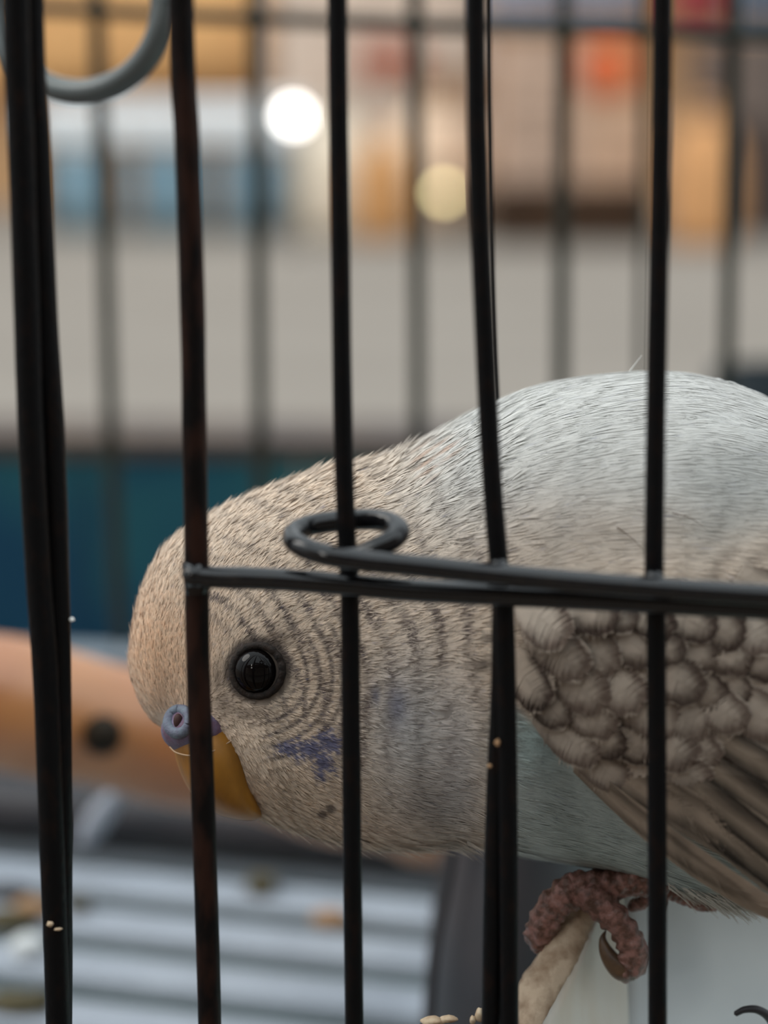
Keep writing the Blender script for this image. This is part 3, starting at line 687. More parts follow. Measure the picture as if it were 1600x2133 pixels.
def make_plumage(name, nf, weight, nb, lscale=1.0, width=2.2, lift=0.12, K4=4, jit=7, var=.13, tips=0.0):
    q, nn = sample(nf, weight)
    f2 = flow(q[:, 0], q[:, 1])
    ang = np.radians(rng.normal(0, jit, nf)); ca, sa = np.cos(ang), np.sin(ang)
    f2 = np.stack([f2[:, 0]*ca-f2[:, 1]*sa, f2[:, 0]*sa+f2[:, 1]*ca], 1)
    d = np.concatenate([f2, np.zeros((nf, 1))], 1); d -= (d*nn).sum(1)[:, None]*nn
    small = np.linalg.norm(d, axis=1) < 0.25
    d[small] += np.array([0, 0, -0.4])*np.sign(q[small, 2:3]+1e-6); d -= (d*nn).sum(1)[:, None]*nn
    d /= np.linalg.norm(d, axis=1)[:, None]
    s = np.cross(nn, d)
    L = flen(q[:, 0], q[:, 1])*lscale*rng.uniform(.8, 1.2, nf); W = L*0.34
    seed = rng.normal(0, .45, nf)
    lf = lift*rng.uniform(.5, 1.5, nf)
    # barbs
    rep = lambda x: np.repeat(x, nb, 0)
    t0 = rng.uniform(-0.35, 0.55, nf*nb); side = rng.choice([-1, 1], nf*nb); sp_ = rng.uniform(.1, 1, nf*nb)
    Lr_, Wr_ = rep(L), rep(W)
    t1 = np.minimum(t0+rng.uniform(.35, .6, nf*nb), 1.0+rng.normal(0, .04, nf*nb))
    lat1 = side*sp_*np.sqrt(np.clip(1-(np.clip(t1, 0, 1))**3, 0.02, 1))
    lat0 = lat1*0.45
    verts = []; cols = []
    Q, Nn_, Dd, Ss, lfR, sd = rep(q), rep(nn), rep(d), rep(s), rep(lf), rep(seed)
    wd = width*rng.uniform(.7, 1.3, nf*nb)*np.interp(Lr_, [25, 100], [0.8, 1.5])
    br = rng.normal(1, var, nf*nb).clip(.6, 1.35)
    sdb = sd+rng.normal(0, .5, nf*nb); bm_r = rng.uniform(0.3, 1.7, nf*nb)
    pts = []
    for k in range(K4):
        a = k/(K4-1); t = t0*(1-a)+t1*a; lt = lat0*(1-a)+lat1*a**0.8
        hgt = 0.6+Lr_*lfR*np.clip(t, 0, 1)**1.4*(1-0.35*lt*lt)
        p = Q+Dd*(t*Lr_)[:, None]+Ss*(lt*Wr_)[:, None]
        p = onskin(p, hgt*NSIGN)
        pts.append(p)
    pts = np.array(pts)                               # K4, n, 3
    tan = pts[-1]-pts[0]; wv_ = np.cross(Nn_, tan); wv_ /= np.linalg.norm(wv_, axis=1)[:, None]+1e-9
    prof = [0.9, 1.0, 0.8, 0.10] if K4 == 4 else np.linspace(1, .1, K4)
    n = nf*nb
    VV = np.zeros((n, K4, 2, 3)); CC = np.zeros((n, K4, 2, 3))
    for k in range(K4):
        off = wv_*(wd*prof[k]/2)[:, None]
        VV[:, k, 0] = pts[k]-off; VV[:, k, 1] = pts[k]+off
        c = birdcol(pts[k][:, 0], pts[k][:, 1], sdb, bm_r)*br[:, None]
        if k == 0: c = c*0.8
        CC[:, k, 0] = c; CC[:, k, 1] = c
    VV = VV.reshape(-1, 3); CC = CC.reshape(-1, 3)
    base_i = (np.arange(n)*K4*2)[:, None, None]
    seg_ = np.arange(K4-1)[None, :, None]*2
    F4 = (base_i+seg_+np.array([0, 1, 3, 2])[None, None, :]).reshape(-1, 4)
    me = bpy.data.meshes.new(name)
    world = BP(VV[:, 0], VV[:, 1], VV[:, 2])-np.array(bird.location)
    me.vertices.add(len(world)); me.vertices.foreach_set('co', world.astype(np.float32).ravel())
    me.loops.add(F4.size); me.loops.foreach_set('vertex_index', F4.astype(np.int32).ravel())
    me.polygons.add(len(F4)); me.polygons.foreach_set('loop_start', np.arange(0, F4.size, 4, dtype=np.int32))
    me.update(calc_edges=True)
    me.polygons.foreach_set('use_smooth', np.ones(len(F4), bool))
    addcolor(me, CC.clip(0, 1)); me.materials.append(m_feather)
    o = bpy.data.objects.new(name, me); COL.objects.link(o); o.parent = bird; o['kind'] = 'stuff'
    return o
eye_free = 1-(np.hypot(U0-537, V0-1396) < 60)*(W0 > 0)
beak_free = 1-sstep(U0, 300, 345)*(1-sstep(U0, 480, 515))*sstep(V0, 1465, 1490)*(1-sstep(U0-V0, -1085, -1060))*(W0 > -200)
near = np.where(W0 > -30, 1.0, 0.22)*(1-0.75*sstep(U0, 1650, 1800))
nowing = 1-0.75*wingmask(U0, V0)
head = near*eye_free*beak_free*(1-sstep(U0, 700, 800))
bodyw = near*sstep(U0, 640, 760)*nowing
make_plumage('head_plumage', 5000, head/flen(U0, V0)**1.2, 15, width=2.5, lift=0.13)
mantle = sstep(U0, 960, 1080)
make_plumage('body_plumage', 1700, bodyw*(1-mantle)/flen(U0, V0)**1.2, 24, width=2.4, lift=0.06, jit=5)
make_plumage('long_plumage', 2300, bodyw*mantle, 34, lscale=1.3, width=1.9, lift=0.018, jit=2.5, var=.06)
crown = near*(1-sstep(U0, 780, 830))*sstep(stp[:, None]+70-V0, 0, 40)
make_plumage('crown_tufts', 420, crown, 9, lscale=1.05, width=2.6, lift=0.24, jit=9)
chin = near*sstep(U0, 500, 540)*(1-sstep(U0, 930, 980))*sstep(V0-sbt[:, None]+40, 0, 30)
make_plumage('chin_tufts', 200, chin, 9, lscale=1.3, width=2.2, lift=0.26, jit=9)

# ---- eye
def surfw(u, v):
    m = (np.hypot(U0-u, V0-v)+1e3*(W0 < 0)); return W0.ravel()[m.argmin()]
we = surfw(537, 1396)
GLINTLAMP = None
def ellipsoid(c, r, nu=28, nv=18, fn=None):
    vs = []; 
    for i in range(nv+1):
        p = math.pi*i/nv
        for j in range(nu):
            a = 2*math.pi*j/nu; d = np.array([math.sin(p)*math.cos(a), math.sin(p)*math.sin(a), math.cos(p)])
            q = np.array(c)+d*np.array(r)
            if fn: q = fn(q, d)
            vs.append(q)
    fs = [(i*nu+j, i*nu+(j+1) % nu, (i+1)*nu+(j+1) % nu, (i+1)*nu+j) for i in range(nv) for j in range(nu)]
    return np.array(vs), fs
def bobj(name, vf, m, parent=bird):
    v, f = vf; return meshobj(name, BP(v[:, 0], v[:, 1], v[:, 2]), f, m, parent)
m_eye = mat('eye_dark', (0.004, 0.003, 0.003), None, rough=0.03, spec=0.14)
bobj('eye', ellipsoid((535, 1397, we-14), (50, 51, 44)), m_eye)
ringp = np.array([(536+52*math.cos(a), 1397+53*math.sin(a), max(surfw(536+52*math.cos(a), 1397+53*math.sin(a)), we-9)+2) for a in np.linspace(0, 2*math.pi, 60)])
bobj('eye_ring', tube(ringp, [8+0.6*math.sin(i*1.9) for i in range(60)], 12, cap=False), mat('eye_skin', (0.008, 0.006, 0.005), (0.022, 0.013, 0.009), 1500, 0.85, bump=0.0001, bscale=4000))

# ---- beak: hooked upper mandible
m_beak = mat('amber_beak', (0.30, 0.125, 0.010), (0.17, 0.07, 0.008), 260, 0.5, bump=0.00006, bscale=700, stretch=(1, 1, .5), sss=0.0)
sec = np.array([  # v, u centre, half u, w centre, half w
    (1515, 428, 68, 66, 76), (1545, 434, 74, 72, 90), (1575, 441, 76, 74, 96), (1605, 448, 74, 74, 96), (1635, 457, 69, 72, 92), (1660, 470, 65, 68, 86), (1680, 484, 58, 64, 76), (1695, 498, 48, 58, 62), (1704, 509, 33, 54, 42), (1709, 517, 12, 52, 16)], float)
sp2 = catmull(sec, 40); V = []; NU = 36
for r_ in sp2:
    for j in range(NU):
        a = 2*math.pi*j/NU; c, s = math.cos(a), math.sin(a)
        V.append((r_[1]+r_[2]*c, r_[0]+5*s*0, r_[3]+(r_[4]+26)*math.copysign(abs(s)**0.9, s)))
Fk = [(i*NU+j, i*NU+(j+1) % NU, (i+1)*NU+(j+1) % NU, (i+1)*NU+j) for i in range(39) for j in range(NU)]+[tuple(range(NU)), tuple(39*NU+j for j in range(NU))[::-1]]
beak = bobj('beak', (np.array(V), Fk), m_beak); beak['label'] = 'hooked amber upper beak'
lm = catmull([(500, 1625, 100), (512, 1660, 88), (522, 1690, 70)], 14)
bobj('lower_beak', tube(lm, np.linspace(22, 10, 14), 14), mat('dark_mandible', (0.06, 0.035, 0.015), None, rough=0.4))
# ---- cere with nostril
def cfn(q, d):
    u, v, w_ = q
    v += 0.10*(u-412)*0.0
    if d[0] > 0: v += 10*d[0]**2
    if u > 435: w_ -= ((u-435)/50)**2*16
    return np.array([u, v, w_+1.2*noise.noise(Vector((u*.06, v*.06, 0)))])
m_cere = mat('cere_skin', (0.12, 0.11, 0.18), (0.11, 0.06, 0.095), 350, 0.65, bump=0.0001, bscale=2500, lo=0.4, hi=0.6)
cere = bobj('cere', ellipsoid((413, 1521, 84), (78, 54, 108), fn=cfn), m_cere); cere['label'] = 'violet blue cere above the beak'
m_nr = mat('nostril_rim', (0.125, 0.155, 0.19), (0.09, 0.09, 0.13), 900, 0.7, bump=0.0001, bscale=3000)
wn = 166
rp = []
for a in np.linspace(0, 2*math.pi, 40):
    c, s = math.cos(a), math.sin(a); x, y = 22*c, 25*s; rot = math.radians(22)
    uu_, vv2 = 373+x*math.cos(rot)-y*math.sin(rot), 1503+x*math.sin(rot)+y*math.cos(rot)
    el = 1-((uu_-412)/77)**2-((vv2-1519)/50)**2
    rp.append((uu_, vv2, max(84+108*math.sqrt(max(el, 0)), surfw(uu_, vv2), 122)-3))
bobj('nostril_rim', tube(np.array(rp), 12, 14, cap=False), m_nr)
nh = bobj('nostril', ellipsoid((371, 1502, wn-1), (10, 16, 9), 16, 10), mat('nostril_dark', (0.035, 0.010, 0.008), None, rough=0.7))
# fine edge between cere and beak
ed = catmull([(354, 1556, 118), (368, 1568, 158), (400, 1574, 188), (440, 1566, 194), (474, 1548, 172), (494, 1536, 146)], 30)
bobj('beak_edge', tube(ed, 1.7, 8), mat('horn_edge', (0.34, 0.22, 0.13), None, rough=0.6))

# ---- folded wing: scalloped coverts, each a feather of its own
def feather_material(name, pale, dark, edge=0.10, power=1.0, d0=0.32, d1=1.0):
    m = bpy.data.materials.new(name); m.use_nodes = True; t = m.node_tree; b = t.nodes['Principled BSDF']
    b.inputs['Roughness'].default_value = 0.8; b.inputs['Specular IOR Level'].default_value = 0.2
    uv = t.nodes.new('ShaderNodeTexCoord'); sx_ = t.nodes.new('ShaderNodeSeparateXYZ'); t.links.new(uv.outputs['UV'], sx_.inputs[0])
    def math_(op, a, b_=None, c=None):
        n = t.nodes.new('ShaderNodeMath'); n.operation = op
        for k, x in enumerate((a, b_, c)):
            if x is None: continue
            if isinstance(x, (int, float)): n.inputs[k].default_value = x
            else: t.links.new(x, n.inputs[k])
        return n.outputs[0]
    xx = math_('MULTIPLY', math_('SUBTRACT', sx_.outputs[0], 0.5), 2.0)
    yy = sx_.outputs[1]
    # distance to the rounded tip outline: r = sqrt(x^2 + max(0,(y-.5)/.5)^2)
    ty = math_('MAXIMUM', math_('DIVIDE', math_('SUBTRACT', yy, 0.45), 0.55), 0.0)
    r = math_('SQRT', math_('ADD', math_('MULTIPLY', xx, xx), math_('MULTIPLY', ty, ty)))
    ns = t.nodes.new('ShaderNodeTexNoise'); ns.inputs['Scale'].default_value = 5; ns.inputs['Detail'].default_value = 4
    oi = t.nodes.new('ShaderNodeObjectInfo'); cm = t.nodes.new('ShaderNodeVectorMath'); cm.operation = 'ADD'
    t.links.new(uv.outputs['UV'], cm.inputs[0]); t.links.new(oi.outputs['Random'], cm.inputs[1]); t.links.new(cm.outputs[0], ns.inputs['Vector'])
    rn = math_('ADD', r, math_('MULTIPLY', math_('SUBTRACT', ns.outputs[0], 0.5), 0.5))
    rise = t.nodes.new('ShaderNodeMapRange'); rise.interpolation_type = 'SMOOTHSTEP'; rise.inputs[1].default_value = d0; rise.inputs[2].default_value = d1-0.06
    fall = t.nodes.new('ShaderNodeMapRange'); fall.interpolation_type = 'SMOOTHSTEP'; fall.inputs[1].default_value = d1-edge; fall.inputs[2].default_value = d1+0.06; fall.inputs[3].default_value = 1; fall.inputs[4].default_value = 0
    t.links.new(rn, rise.inputs[0]); t.links.new(rn, fall.inputs[0])
    mk = math_('MULTIPLY', math_('MULTIPLY', rise.outputs[0], fall.outputs[0]), power)
    wv = t.nodes.new('ShaderNodeTexWave'); wv.inputs['Scale'].default_value = 9; wv.inputs['Distortion'].default_value = 2.5
    mp = t.nodes.new('ShaderNodeMapping'); mp.inputs['Rotation'].default_value = (0, 0, 0.6); mp.inputs['Scale'].default_value = (2.2, 1.0, 1)
    t.links.new(uv.outputs['UV'], mp.inputs[0]); t.links.new(mp.outputs[0], wv.inputs['Vector'])
    mk = math_('ADD', mk, math_('MULTIPLY', math_('SUBTRACT', wv.outputs[0], 0.5), 0.10))
    x = t.nodes.new('ShaderNodeMix'); x.data_type = 'RGBA'; x.inputs[6].default_value = (*pale, 1); x.inputs[7].default_value = (*dark, 1)
    t.links.new(mk, x.inputs[0]); t.links.new(x.outputs[2], b.inputs['Base Color'])
    bp = t.nodes.new('ShaderNodeBump'); bp.inputs['Distance'].default_value = 0.00012; t.links.new(wv.outputs[0], bp.inputs['Height']); t.links.new(bp.outputs[0], b.inputs['Normal'])
    return m
def feather_mesh(name, L, W, m, nx=4, ny=6, cup=0.14, droop=0.05, barbs=26, fray=0.07):
    """local: +y towards the tip, +z away from the body; a thin vane plus free barbs that fray its edge"""
    rg = np.random.default_rng(int(L*7+W)); vs = []; fs = []
    def hwid(t):
        h = W/2*(0.55+0.45*math.sin(min(t*1.6, 1)*math.pi/2)) if t < 0.55 else W/2*math.sqrt(max(0, 1-((t-0.5)/0.5)**2.6))
        return max(h, W*0.05)
    def zz(x, t): return 0.085*L*math.sin(t*math.pi*.75)-cup*.7*x*x/(W/2)-droop*.8*L*t*t
    for j in range(ny+1):
        t = j/ny*0.95
        for i in range(nx+1):
            x = (i/nx*2-1)*hwid(t)*0.93; vs.append((x, t*L, zz(x, t)))
    fs = [(j*(nx+1)+i, j*(nx+1)+i+1, (j+1)*(nx+1)+i+1, (j+1)*(nx+1)+i) for j in range(ny) for i in range(nx)]
    for sd in (-1, 1):
        for k in range(barbs):
            t0 = 0.12+0.78*k/(barbs-1); dt = 0.16*(1-t0*.4)+rg.normal(0, .012)
            t1 = min(t0+dt, 1.0+rg.normal(0, .02)); f = 1+rg.normal(0, fray)
            x1 = sd*hwid(min(t1, .985))*f*(1.0 if t1 < .97 else rg.uniform(.1, 1))
            wb = W*0.030*rg.uniform(.7, 1.4); b0 = len(vs); up = rg.uniform(.4, 2.2)
            for q, wq in ((0, 1.0), (.5, .9), (1.0, .15)):
                x = x1*(q**.8); t = t0+(t1-t0)*q**1.3; z = zz(x, min(t, 1))+up*(.4+q)
                vs.append((x, t*L-wb*wq, z)); vs.append((x, t*L+wb*wq, z+.3))
            fs += [(b0, b0+1, b0+3, b0+2), (b0+2, b0+3, b0+5, b0+4)]
    b0 = len(vs)                                       # rachis
    for t in np.linspace(0, .9, 5):
        for sx_ in (-1, 1): vs.append((sx_*W*.012*(1.1-t), t*L, zz(0, t)+1.6))
    fs += [(b0+2*i, b0+2*i+1, b0+2*i+3, b0+2*i+2) for i in range(4)]
    me = bpy.data.meshes.new(name); me.from_pydata((np.array(vs)*K*0.001).tolist(), [], fs)
    ul = me.uv_layers.new(name='UVMap')
    for lp in me.loops:
        vx = vs[lp.vertex_index]; ul.data[lp.index].uv = (0.5+vx[0]/W, vx[1]/L)
    me.materials.append(m); me.update(); me.polygons.foreach_set('use_smooth', [True]*len(fs))
    return me
mf = [feather_material('covert_pale', (0.66, 0.535, 0.43), (0.11, 0.07, 0.052), power=0.95),
      feather_material('covert_warm', (0.61, 0.49, 0.39), (0.085, 0.053, 0.04), power=1.0),
      feather_material('covert_soft', (0.68, 0.56, 0.455), (0.17, 0.11, 0.085), power=0.85)]
cov = [feather_mesh('covert_feather', L, Wd, mf[k % 3], cup=c_*.45, droop=.06) for k, (L, Wd, c_) in enumerate([(120, 78, .30), (112, 84, .34), (128, 80, .28), (105, 72, .36), (118, 76, .32), (124, 88, .3)])]
DISP = Matrix.Identity(4)
def place_feather(me, u, v, ang, name, tilt=0.10, lift=6.0, roll=0.0, scale=1.0, far=False, parent=bird):
    m_ = np.hypot(U0-u, V0-v)+1e4*((W0 < 0) if not far else (W0 > 0)); ix = np.unravel_index(m_.argmin(), m_.shape)
    w_, n_ = W0[ix], Nn[ix]
    a = math.radians(ang)
    d = np.array([math.cos(a), -math.sin(a), 0.0]); d = d-(d @ n_)*n_; d /= np.linalg.norm(d)
    c = BP(u, v, w_+0.0); eps = 1.0
    def mapv(x):
        x = np.array(x)*4; r = BP(u+x[0], v+x[1], w_+x[2])-c; return r/np.linalg.norm(r)
    Y = mapv(d); Z = mapv(n_); Z = Z-(Z @ Y)*Y; Z /= np.linalg.norm(Z)
    Y = Y*math.cos(tilt)+Z*math.sin(tilt); Z = np.cross(np.cross(Y, Z), Y); Z /= np.linalg.norm(Z); X = np.cross(Y, Z)
    X2 = X*math.cos(roll)+Z*math.sin(roll); Z2 = np.cross(X2, Y)
    pos = c+Z*lift*K*0.001-np.array(bird.location)
    mt = Matrix(((X2[0]*scale, Y[0]*scale, Z2[0]*scale, pos[0]), (X2[1]*scale, Y[1]*scale, Z2[1]*scale, pos[1]), (X2[2]*scale, Y[2]*scale, Z2[2]*scale, pos[2]), (0, 0, 0, 1)))
    o = bpy.data.objects.new(name, me); COL.objects.link(o); o.parent = parent; o.matrix_local = mt
    return o
# rows of coverts: laid from the tail end forwards so each row overlaps the next
cnt = 0
e1 = np.array([math.cos(math.radians(-36)), math.sin(math.radians(36))])      # tip direction in picture axes (v down)
e2 = np.array([-e1[1], e1[0]])
for rr in range(-2, 15):
    for c_ in range(-12, 14):
        p = np.array([1290, 1430])+e1*(rr-4)*54+e2*(c_+0.5*(rr % 2))*74
        p = p+rng.normal(0, 5, 2)
        tip = p+e1*90
        if tip[0] < 1045 or p[0] > 1850: continue
        wm = float(wingmask(np.array([p[0]]), np.array([p[1]]))[0]); wt_ = float(wingmask(np.array([tip[0]-30]), np.array([tip[1]-20]))[0])
        if wm < 0.35 or wt_ < 0.5 or p[1] < 1195: continue
        if tip[1] > np.interp(tip[0], [1300, 1420, 1600, 1850], [1640, 1690, 1770, 1830]): continue
        ang = -34+rng.normal(0, 5)-6*sstep(p[1], 1500, 1650)
        place_feather(cov[rng.integers(6)], p[0], p[1], ang, 'covert_feather', tilt=0.055+rng.normal(0, .010), lift=7, roll=rng.normal(0, .05), scale=rng.uniform(1.05, 1.3)); cnt += 1
mfl = feather_material('flight_brown', (0.50, 0.385, 0.29), (0.035, 0.027, 0.021), edge=0.2, power=1.0, d0=-0.2, d1=0.80)
mfl2 = feather_material('flight_pale', (0.54, 0.41, 0.31), (0.15, 0.11, 0.08), edge=0.2, power=0.8, d0=0.0, d1=0.7)
fl = feather_mesh('flight_feather', 560, 88, mfl, nx=4, ny=10, cup=.14, droop=.02, barbs=60, fray=.015)
fl2 = feather_mesh('flight_feather', 520, 90, mfl2, nx=4, ny=10, cup=.14, droop=.02, barbs=60, fray=.015)
for (u, v, a, me_, lf) in ((1200, 1588, -24, fl2, 5), (1245, 1585, -27, fl2, 7), (1295, 1582, -31, fl2, 9), (1345, 1600, -37, fl, 11), (1390, 1585, -36, fl, 14), (1440, 1560, -34, fl, 17), (1500, 1530, -33, fl, 20)):
    place_feather(me_, u, v, a, 'flight_feather', tilt=0.02, lift=lf)
# long tail feathers beyond the frame
for k in range(6):
    place_feather(fl, 2330, 1400+k*18, -8-3*k, 'tail_feather', tilt=0.0, lift=4, scale=1.25)
# loose fine filaments
def strand(pts, r, m): 
    v, f = tube(catmull(pts, 16), np.linspace(r, r*.3, 16), 6); return bobj('loose_filament', (v, f), m)
m_wh = mat('white_filament', (0.8, 0.8, 0.78), None, rough=0.7); m_dk = mat('dark_filament', (0.10, 0.06, 0.04), None, rough=0.7)
for k in range(46):
    u = rng.uniform(1360, 1560); v = np.interp(u, [1345, 1480, 1560, 1600], [774, 786, 818, 832])
    L_ = rng.uniform(25, 60)
    strand([(u, v+6, 5), (u+L_*.5, v+1+L_*.05, 15), (u+L_, v+4+L_*.22, 16)], 1.1, m_wh)
strand([(1308, 778, 0), (1318, 765, 5), (1337, 740, 8)], 1.3, m_wh)
for (a, b, c_) in (((1285, 1098), (1315, 1120), (1340, 1145)), ((1400, 1068), (1440, 1080), (1475, 1105))):
    strand([(*q, surfw(*q)+10) for q in (a, b, c_)], 1.1, m_dk)
# vent feathers fraying past the belly at the right
mv = mat('vent_filament', (0.48, 0.46, 0.42), None, rough=0.7)
vm = []
for k in range(420):
    u = rng.uniform(1380, 1590); v = np.interp(u, [1320, 1400, 1490, 1600], [1820, 1848, 1876, 1868])+rng.uniform(-22, 4)
    L_ = rng.uniform(40, 80); a = math.radians(-32+rng.normal(0, 7)); w_ = rng.uniform(-10, 120)
    vm.append(tube(catmull([(u, v, w_), (u+L_*.5*math.cos(a), v-L_*.5*math.sin(a), w_+4), (u+L_*math.cos(a), v-L_*math.sin(a)*1.05, w_)], 6), np.linspace(1.6, .4, 6), 4, cap=False))
v, f = join(*vm); o = bobj('vent_down', (v, f), mv); o['kind'] = 'stuff'

# ---- feet
m_foot = mat('scaly_skin', (0.10, 0.050, 0.036), (0.25, 0.125, 0.105), 1100, 0.34, bump=0.0001, bscale=5000, lo=0.4, hi=0.62)
m_claw = mat('claw_horn', (0.13, 0.075, 0.04), (0.075, 0.045, 0.028), 700, 0.35)
def scales(amp, freq=0.050):
    def fn(p, i, a):
        dd, _ = noise.voronoi(Vector(p)*freq); return amp*(0.75-1.7*dd[0])
    return fn
def toe(pts, r0, amp=5.5, n=90, seg=40, name='toe', parent=bird):
    amp *= 1.25
    path = catmull([q[:3] for q in pts], n); rr_ = catmull([(q[3], 0, 0) for q in pts], n)[:, 0]
    rr_ = rr_*(1+0.045*np.sin(np.arange(n)*2*math.pi/9.0))
    return bobj(name, tube(path, rr_, seg, bump=scales(amp)), m_foot, parent)
foot = toe([(1392, 1838, 60, 26), (1330, 1838, 55, 30), (1275, 1842, 50, 34), (1225, 1848, 48, 38), (1195, 1858, 46, 38), (1178, 1872, 44, 34)], 36, name='foot')
t1 = toe([(1215, 1842, 45, 30), (1180, 1862, 50, 36), (1150, 1893, 44, 35), (1131, 1930, 30, 33), (1122, 1958, 14, 28), (1126, 1972, 0, 16)], 34)
t2 = toe([(1205, 1855, 50, 34), (1238, 1872, 62, 36), (1272, 1903, 66, 33), (1300, 1936, 62, 30), (1318, 1972, 50, 31), (1318, 2004, 36, 34), (1300, 2022, 26, 27), (1288, 2018, 22, 14)], 34)
t3 = toe([(1380, 1848, 20, 18), (1345, 1876, 10, 15), (1322, 1886, 0, 14), (1312, 1890, -8, 9)], 15, amp=2)
t4 = toe([(1385, 1850, 30, 22), (1420, 1866, 25, 18), (1460, 1886, 20, 12), (1492, 1893, 15, 7)], 15, amp=2)
def claw(pts, parent):
    path = catmull([q[:3] for q in pts], 40); rr_ = catmull([(q[3], 0, 0) for q in pts], 40)[:, 0]
    bobj('claw', tube(path, rr_, 18), m_claw, parent)
claw([(1318, 2018, 30, 25), (1296, 2020, 34, 24), (1277, 2004, 36, 20), (1262, 1980, 34, 14.5), (1256, 1956, 32, 7.5), (1262, 1938, 30, 1.2)], t2)
claw([(1124, 1970, -2, 12), (1135, 1985, -20, 9), (1150, 1990, -38, 5), (1162, 1985, -50, 1.2)], t1)
# the far leg, behind, gripping the cup
toe([(1385, 1840, -90, 18), (1371, 1900, -110, 14), (1369, 1960, -125, 14), (1368, 1990, -130, 13)], 20, name='far_leg', amp=3)

# unseen lamp added behind and left of the viewer: eye glint, some fill
lc = np.array(BP(535, 1397, 200)); ld = np.array([-0.50, -0.80, 0.42]); ld /= np.linalg.norm(ld); lp = lc+ld*2.2
sl = empty('glint_lamp', lp, 'added two tube lamp, unseen behind the viewer, for the eye glint', 'lamp')
gl = glow('glint_glow', (1.0, 0.97, 0.92), 20)
meshobj('tube', *tube(np.array([lp+np.array([0, 0, .10]), lp+np.array([-.03, 0, .50])]), .035, 12), gl, sl)
meshobj('tube', *tube(np.array([lp+np.array([.02, 0, -.22]), lp+np.array([.20, 0, -.20])]), .045, 12), gl, sl)
meshobj('bracket', *box(lp+np.array([0, -.12, .1]), (.5, .03, .8)), M['brown'], sl, False)
meshobj('stand', *tube(np.array([lp*np.array([1, 1, 0])+np.array([0, -.12, 0.0]), lp+np.array([0, -.12, -.3])]), .02, 10), M['brown'], sl)

# =================================================================== small litter
def crumb(name, px, py, plane, rpx, m, label, cat, sq=(1, 1, .6), grp=None, depth=None):
    c = plane; d = (c-CAM) @ FWD; r = rpx*d/F
    v, f = ellipsoid((0, 0, 0), (1, 1, 1), 12, 8)
    v = np.array([q*(1+0.35*noise.noise(Vector(q*1.7+np.array([px*.01, py*.01, 0])))) for q in v])*r*np.array(sq)
    v = v+c+np.array([0, 0, -v[:, 2].min()*0.6])
    o = meshobj(name, v, f, m); tag(o, label, cat, grp); return o
def onfloor(px, py): return floorpoint(px, py, ZF)
crumb('dropping', 545, 1858, onfloor(545, 1858), 34, M['debris'], 'dark greenish dropping on the slats below the beak', 'dropping', (1, .9, .7))
crumb('seed_husk', 692, 1925, onfloor(692, 1925), 42, M['tan_husk'], 'tan husk on the slats left of the third bar', 'husk', (1, .7, .5))
crumb('seed_husk', 500, 1768, onfloor(500, 1768), 26, M['tan_husk'], 'tan husk at the back edge of the slats, under the beak', 'husk')
crumb('seed_husk', 68, 1905, onfloor(68, 1905), 42, M['tan_husk'], 'tan husk on the slats behind the thick left bars', 'husk', (1.2, .8, .5))
crumb('dropping', 165, 1895, onfloor(165, 1895), 26, M['debris'], 'dark dropping on the slats right of the thick left bars', 'dropping')
crumb('dropping', 15, 1930, onfloor(15, 1930), 46, M['debris'], 'dark dropping on the slats at the left edge', 'dropping', (1.3, .8, .5))
crumb('dropping', 10, 1870, onfloor(20, 1868), 36, M['dark_plastic'], 'charcoal crumb on the slats above the left edge dropping', 'dropping', (1.3, .8, .5))
crumb('dropping', 40, 2100, onfloor(40, 2100), 55, M['debris'], 'flat dark dropping on the slats at the lower left corner', 'dropping', (1.4, .7, .4))
crumb('seed_husk', 60, 1985, onfloor(60, 1985), 40, mat('pale_husk', (0.62, 0.64, 0.64), None, rough=.6), 'round pale husk on the slats at the left', 'husk')
crumb('debris_lump', 15, 1720, onfloor(20, 1735), 60, M['dark_plastic'], 'dark lump at the back of the floor, at the left edge', 'debris', (1.4, .7, .5))
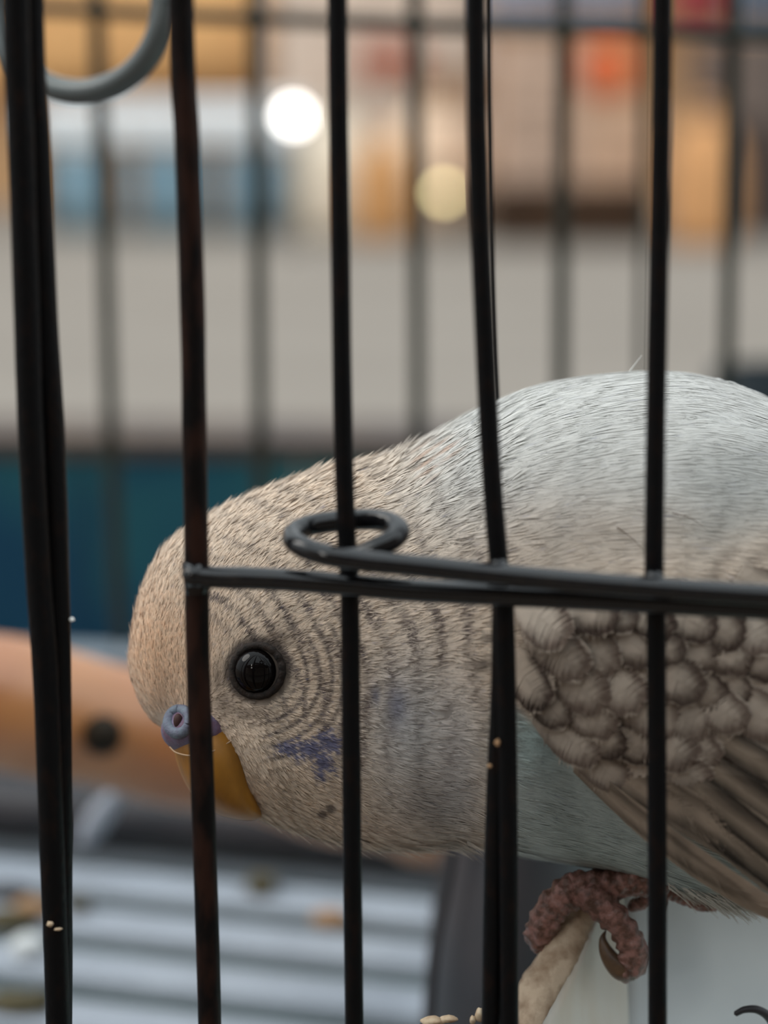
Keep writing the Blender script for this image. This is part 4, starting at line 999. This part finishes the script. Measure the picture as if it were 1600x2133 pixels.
# loose white feather leaning at the back of the floor
fa_ = floorpoint(165, 1780, ZF)+np.array([0, 0, .002]); fb_ = P(252, 1640, 386)
dirv = fb_-fa_; side = np.cross(dirv, FWD); side /= np.linalg.norm(side)
vs = []; fs = []
for i in range(13):
    t_ = i/12; c = fa_+dirv*t_; hw_ = 0.0022*math.sin(math.pi*(0.12+0.80*t_))+.0004
    vs += [c-side*hw_, c-FWD*0.0008, c+side*hw_, c+FWD*0.0004]
for i in range(12):
    for j in range(4): fs.append((i*4+j, i*4+(j+1) % 4, (i+1)*4+(j+1) % 4, (i+1)*4+j))
fs += [(0, 1, 2, 3), (51, 50, 49, 48)]
o = empty('loose_feather', fa_, 'small pale loose feather leaning at the back of the slatted floor', 'feather')
meshobj('vane', vs, fs, mat('pale_vane', (0.42, 0.44, 0.50), None, rough=.7), o)
meshobj('quill', *tube(np.array([fa_-dirv*.08, fa_+dirv*.5, fb_]), .0003, 8), M['husk'], o)
# crumbs stuck on the bars
def onbar(px, py, rpx, label, m, sq=(1, 1, .8), off=-1.0):
    return crumb('crumb', px, py, cagepoint(px, py, 200, YAW, off), rpx, m, label, 'crumb', sq)
onbar(104, 1928, 7, 'pale crumb stuck low on the thick left bars', M['husk'], off=-3.4)
onbar(121, 1937, 6, 'second pale crumb beside the one low on the thick left bars', M['husk'], (1.5, 1, .5), off=-2.6)
onbar(150, 1293, 5.5, 'tiny white crumb on the right side of the thick left bars', mat('white_crumb', (0.85, 0.84, 0.8), None), off=0)
onbar(1036, 1552, 6, 'tan crumb on the doubled bar below the rail', M['tan_husk'], (1, 1, 1.3), off=-0.9)
onbar(1020, 1598, 5, 'small tan crumb lower left on the doubled bar', M['tan_husk'], off=-.5)
onbar(1348, 1165, 6, 'rust brown crumb on the bar just above the rail at the right', M['tan_husk'], off=0)
for k, (px, py) in enumerate(((900, 2132), (935, 2126), (985, 2130), (1000, 2122))):
    c = P(px, py, 216)
    o = crumb('seed_husk', px, py, c, [16, 12, 9, 14][k], M['husk'], ['flat husk at the bottom edge, farthest left of the pile', 'pointed husk second in the pile at the bottom edge', 'small husk third in the pile at the bottom edge', 'upright husk against the doubled bar at the bottom edge'][k], 'husk', (1.6, 1, .6) if k < 2 else (.7, 1, 1.1))
shelf_v, shelf_f = [], []
c0 = P(955, 2150, 216); v, f = box(c0-np.array([0, 0, 0.0012]), (0.009, 0.006, 0.0012), -0.14)
o = meshobj('seed_ledge', v, f, M['dark_plastic'], smooth=False); bevel(o, .0003); tag(o, 'narrow dark ledge with husks at the bottom edge, left of the doubled bar', 'ledge')
print('coverts', cnt)
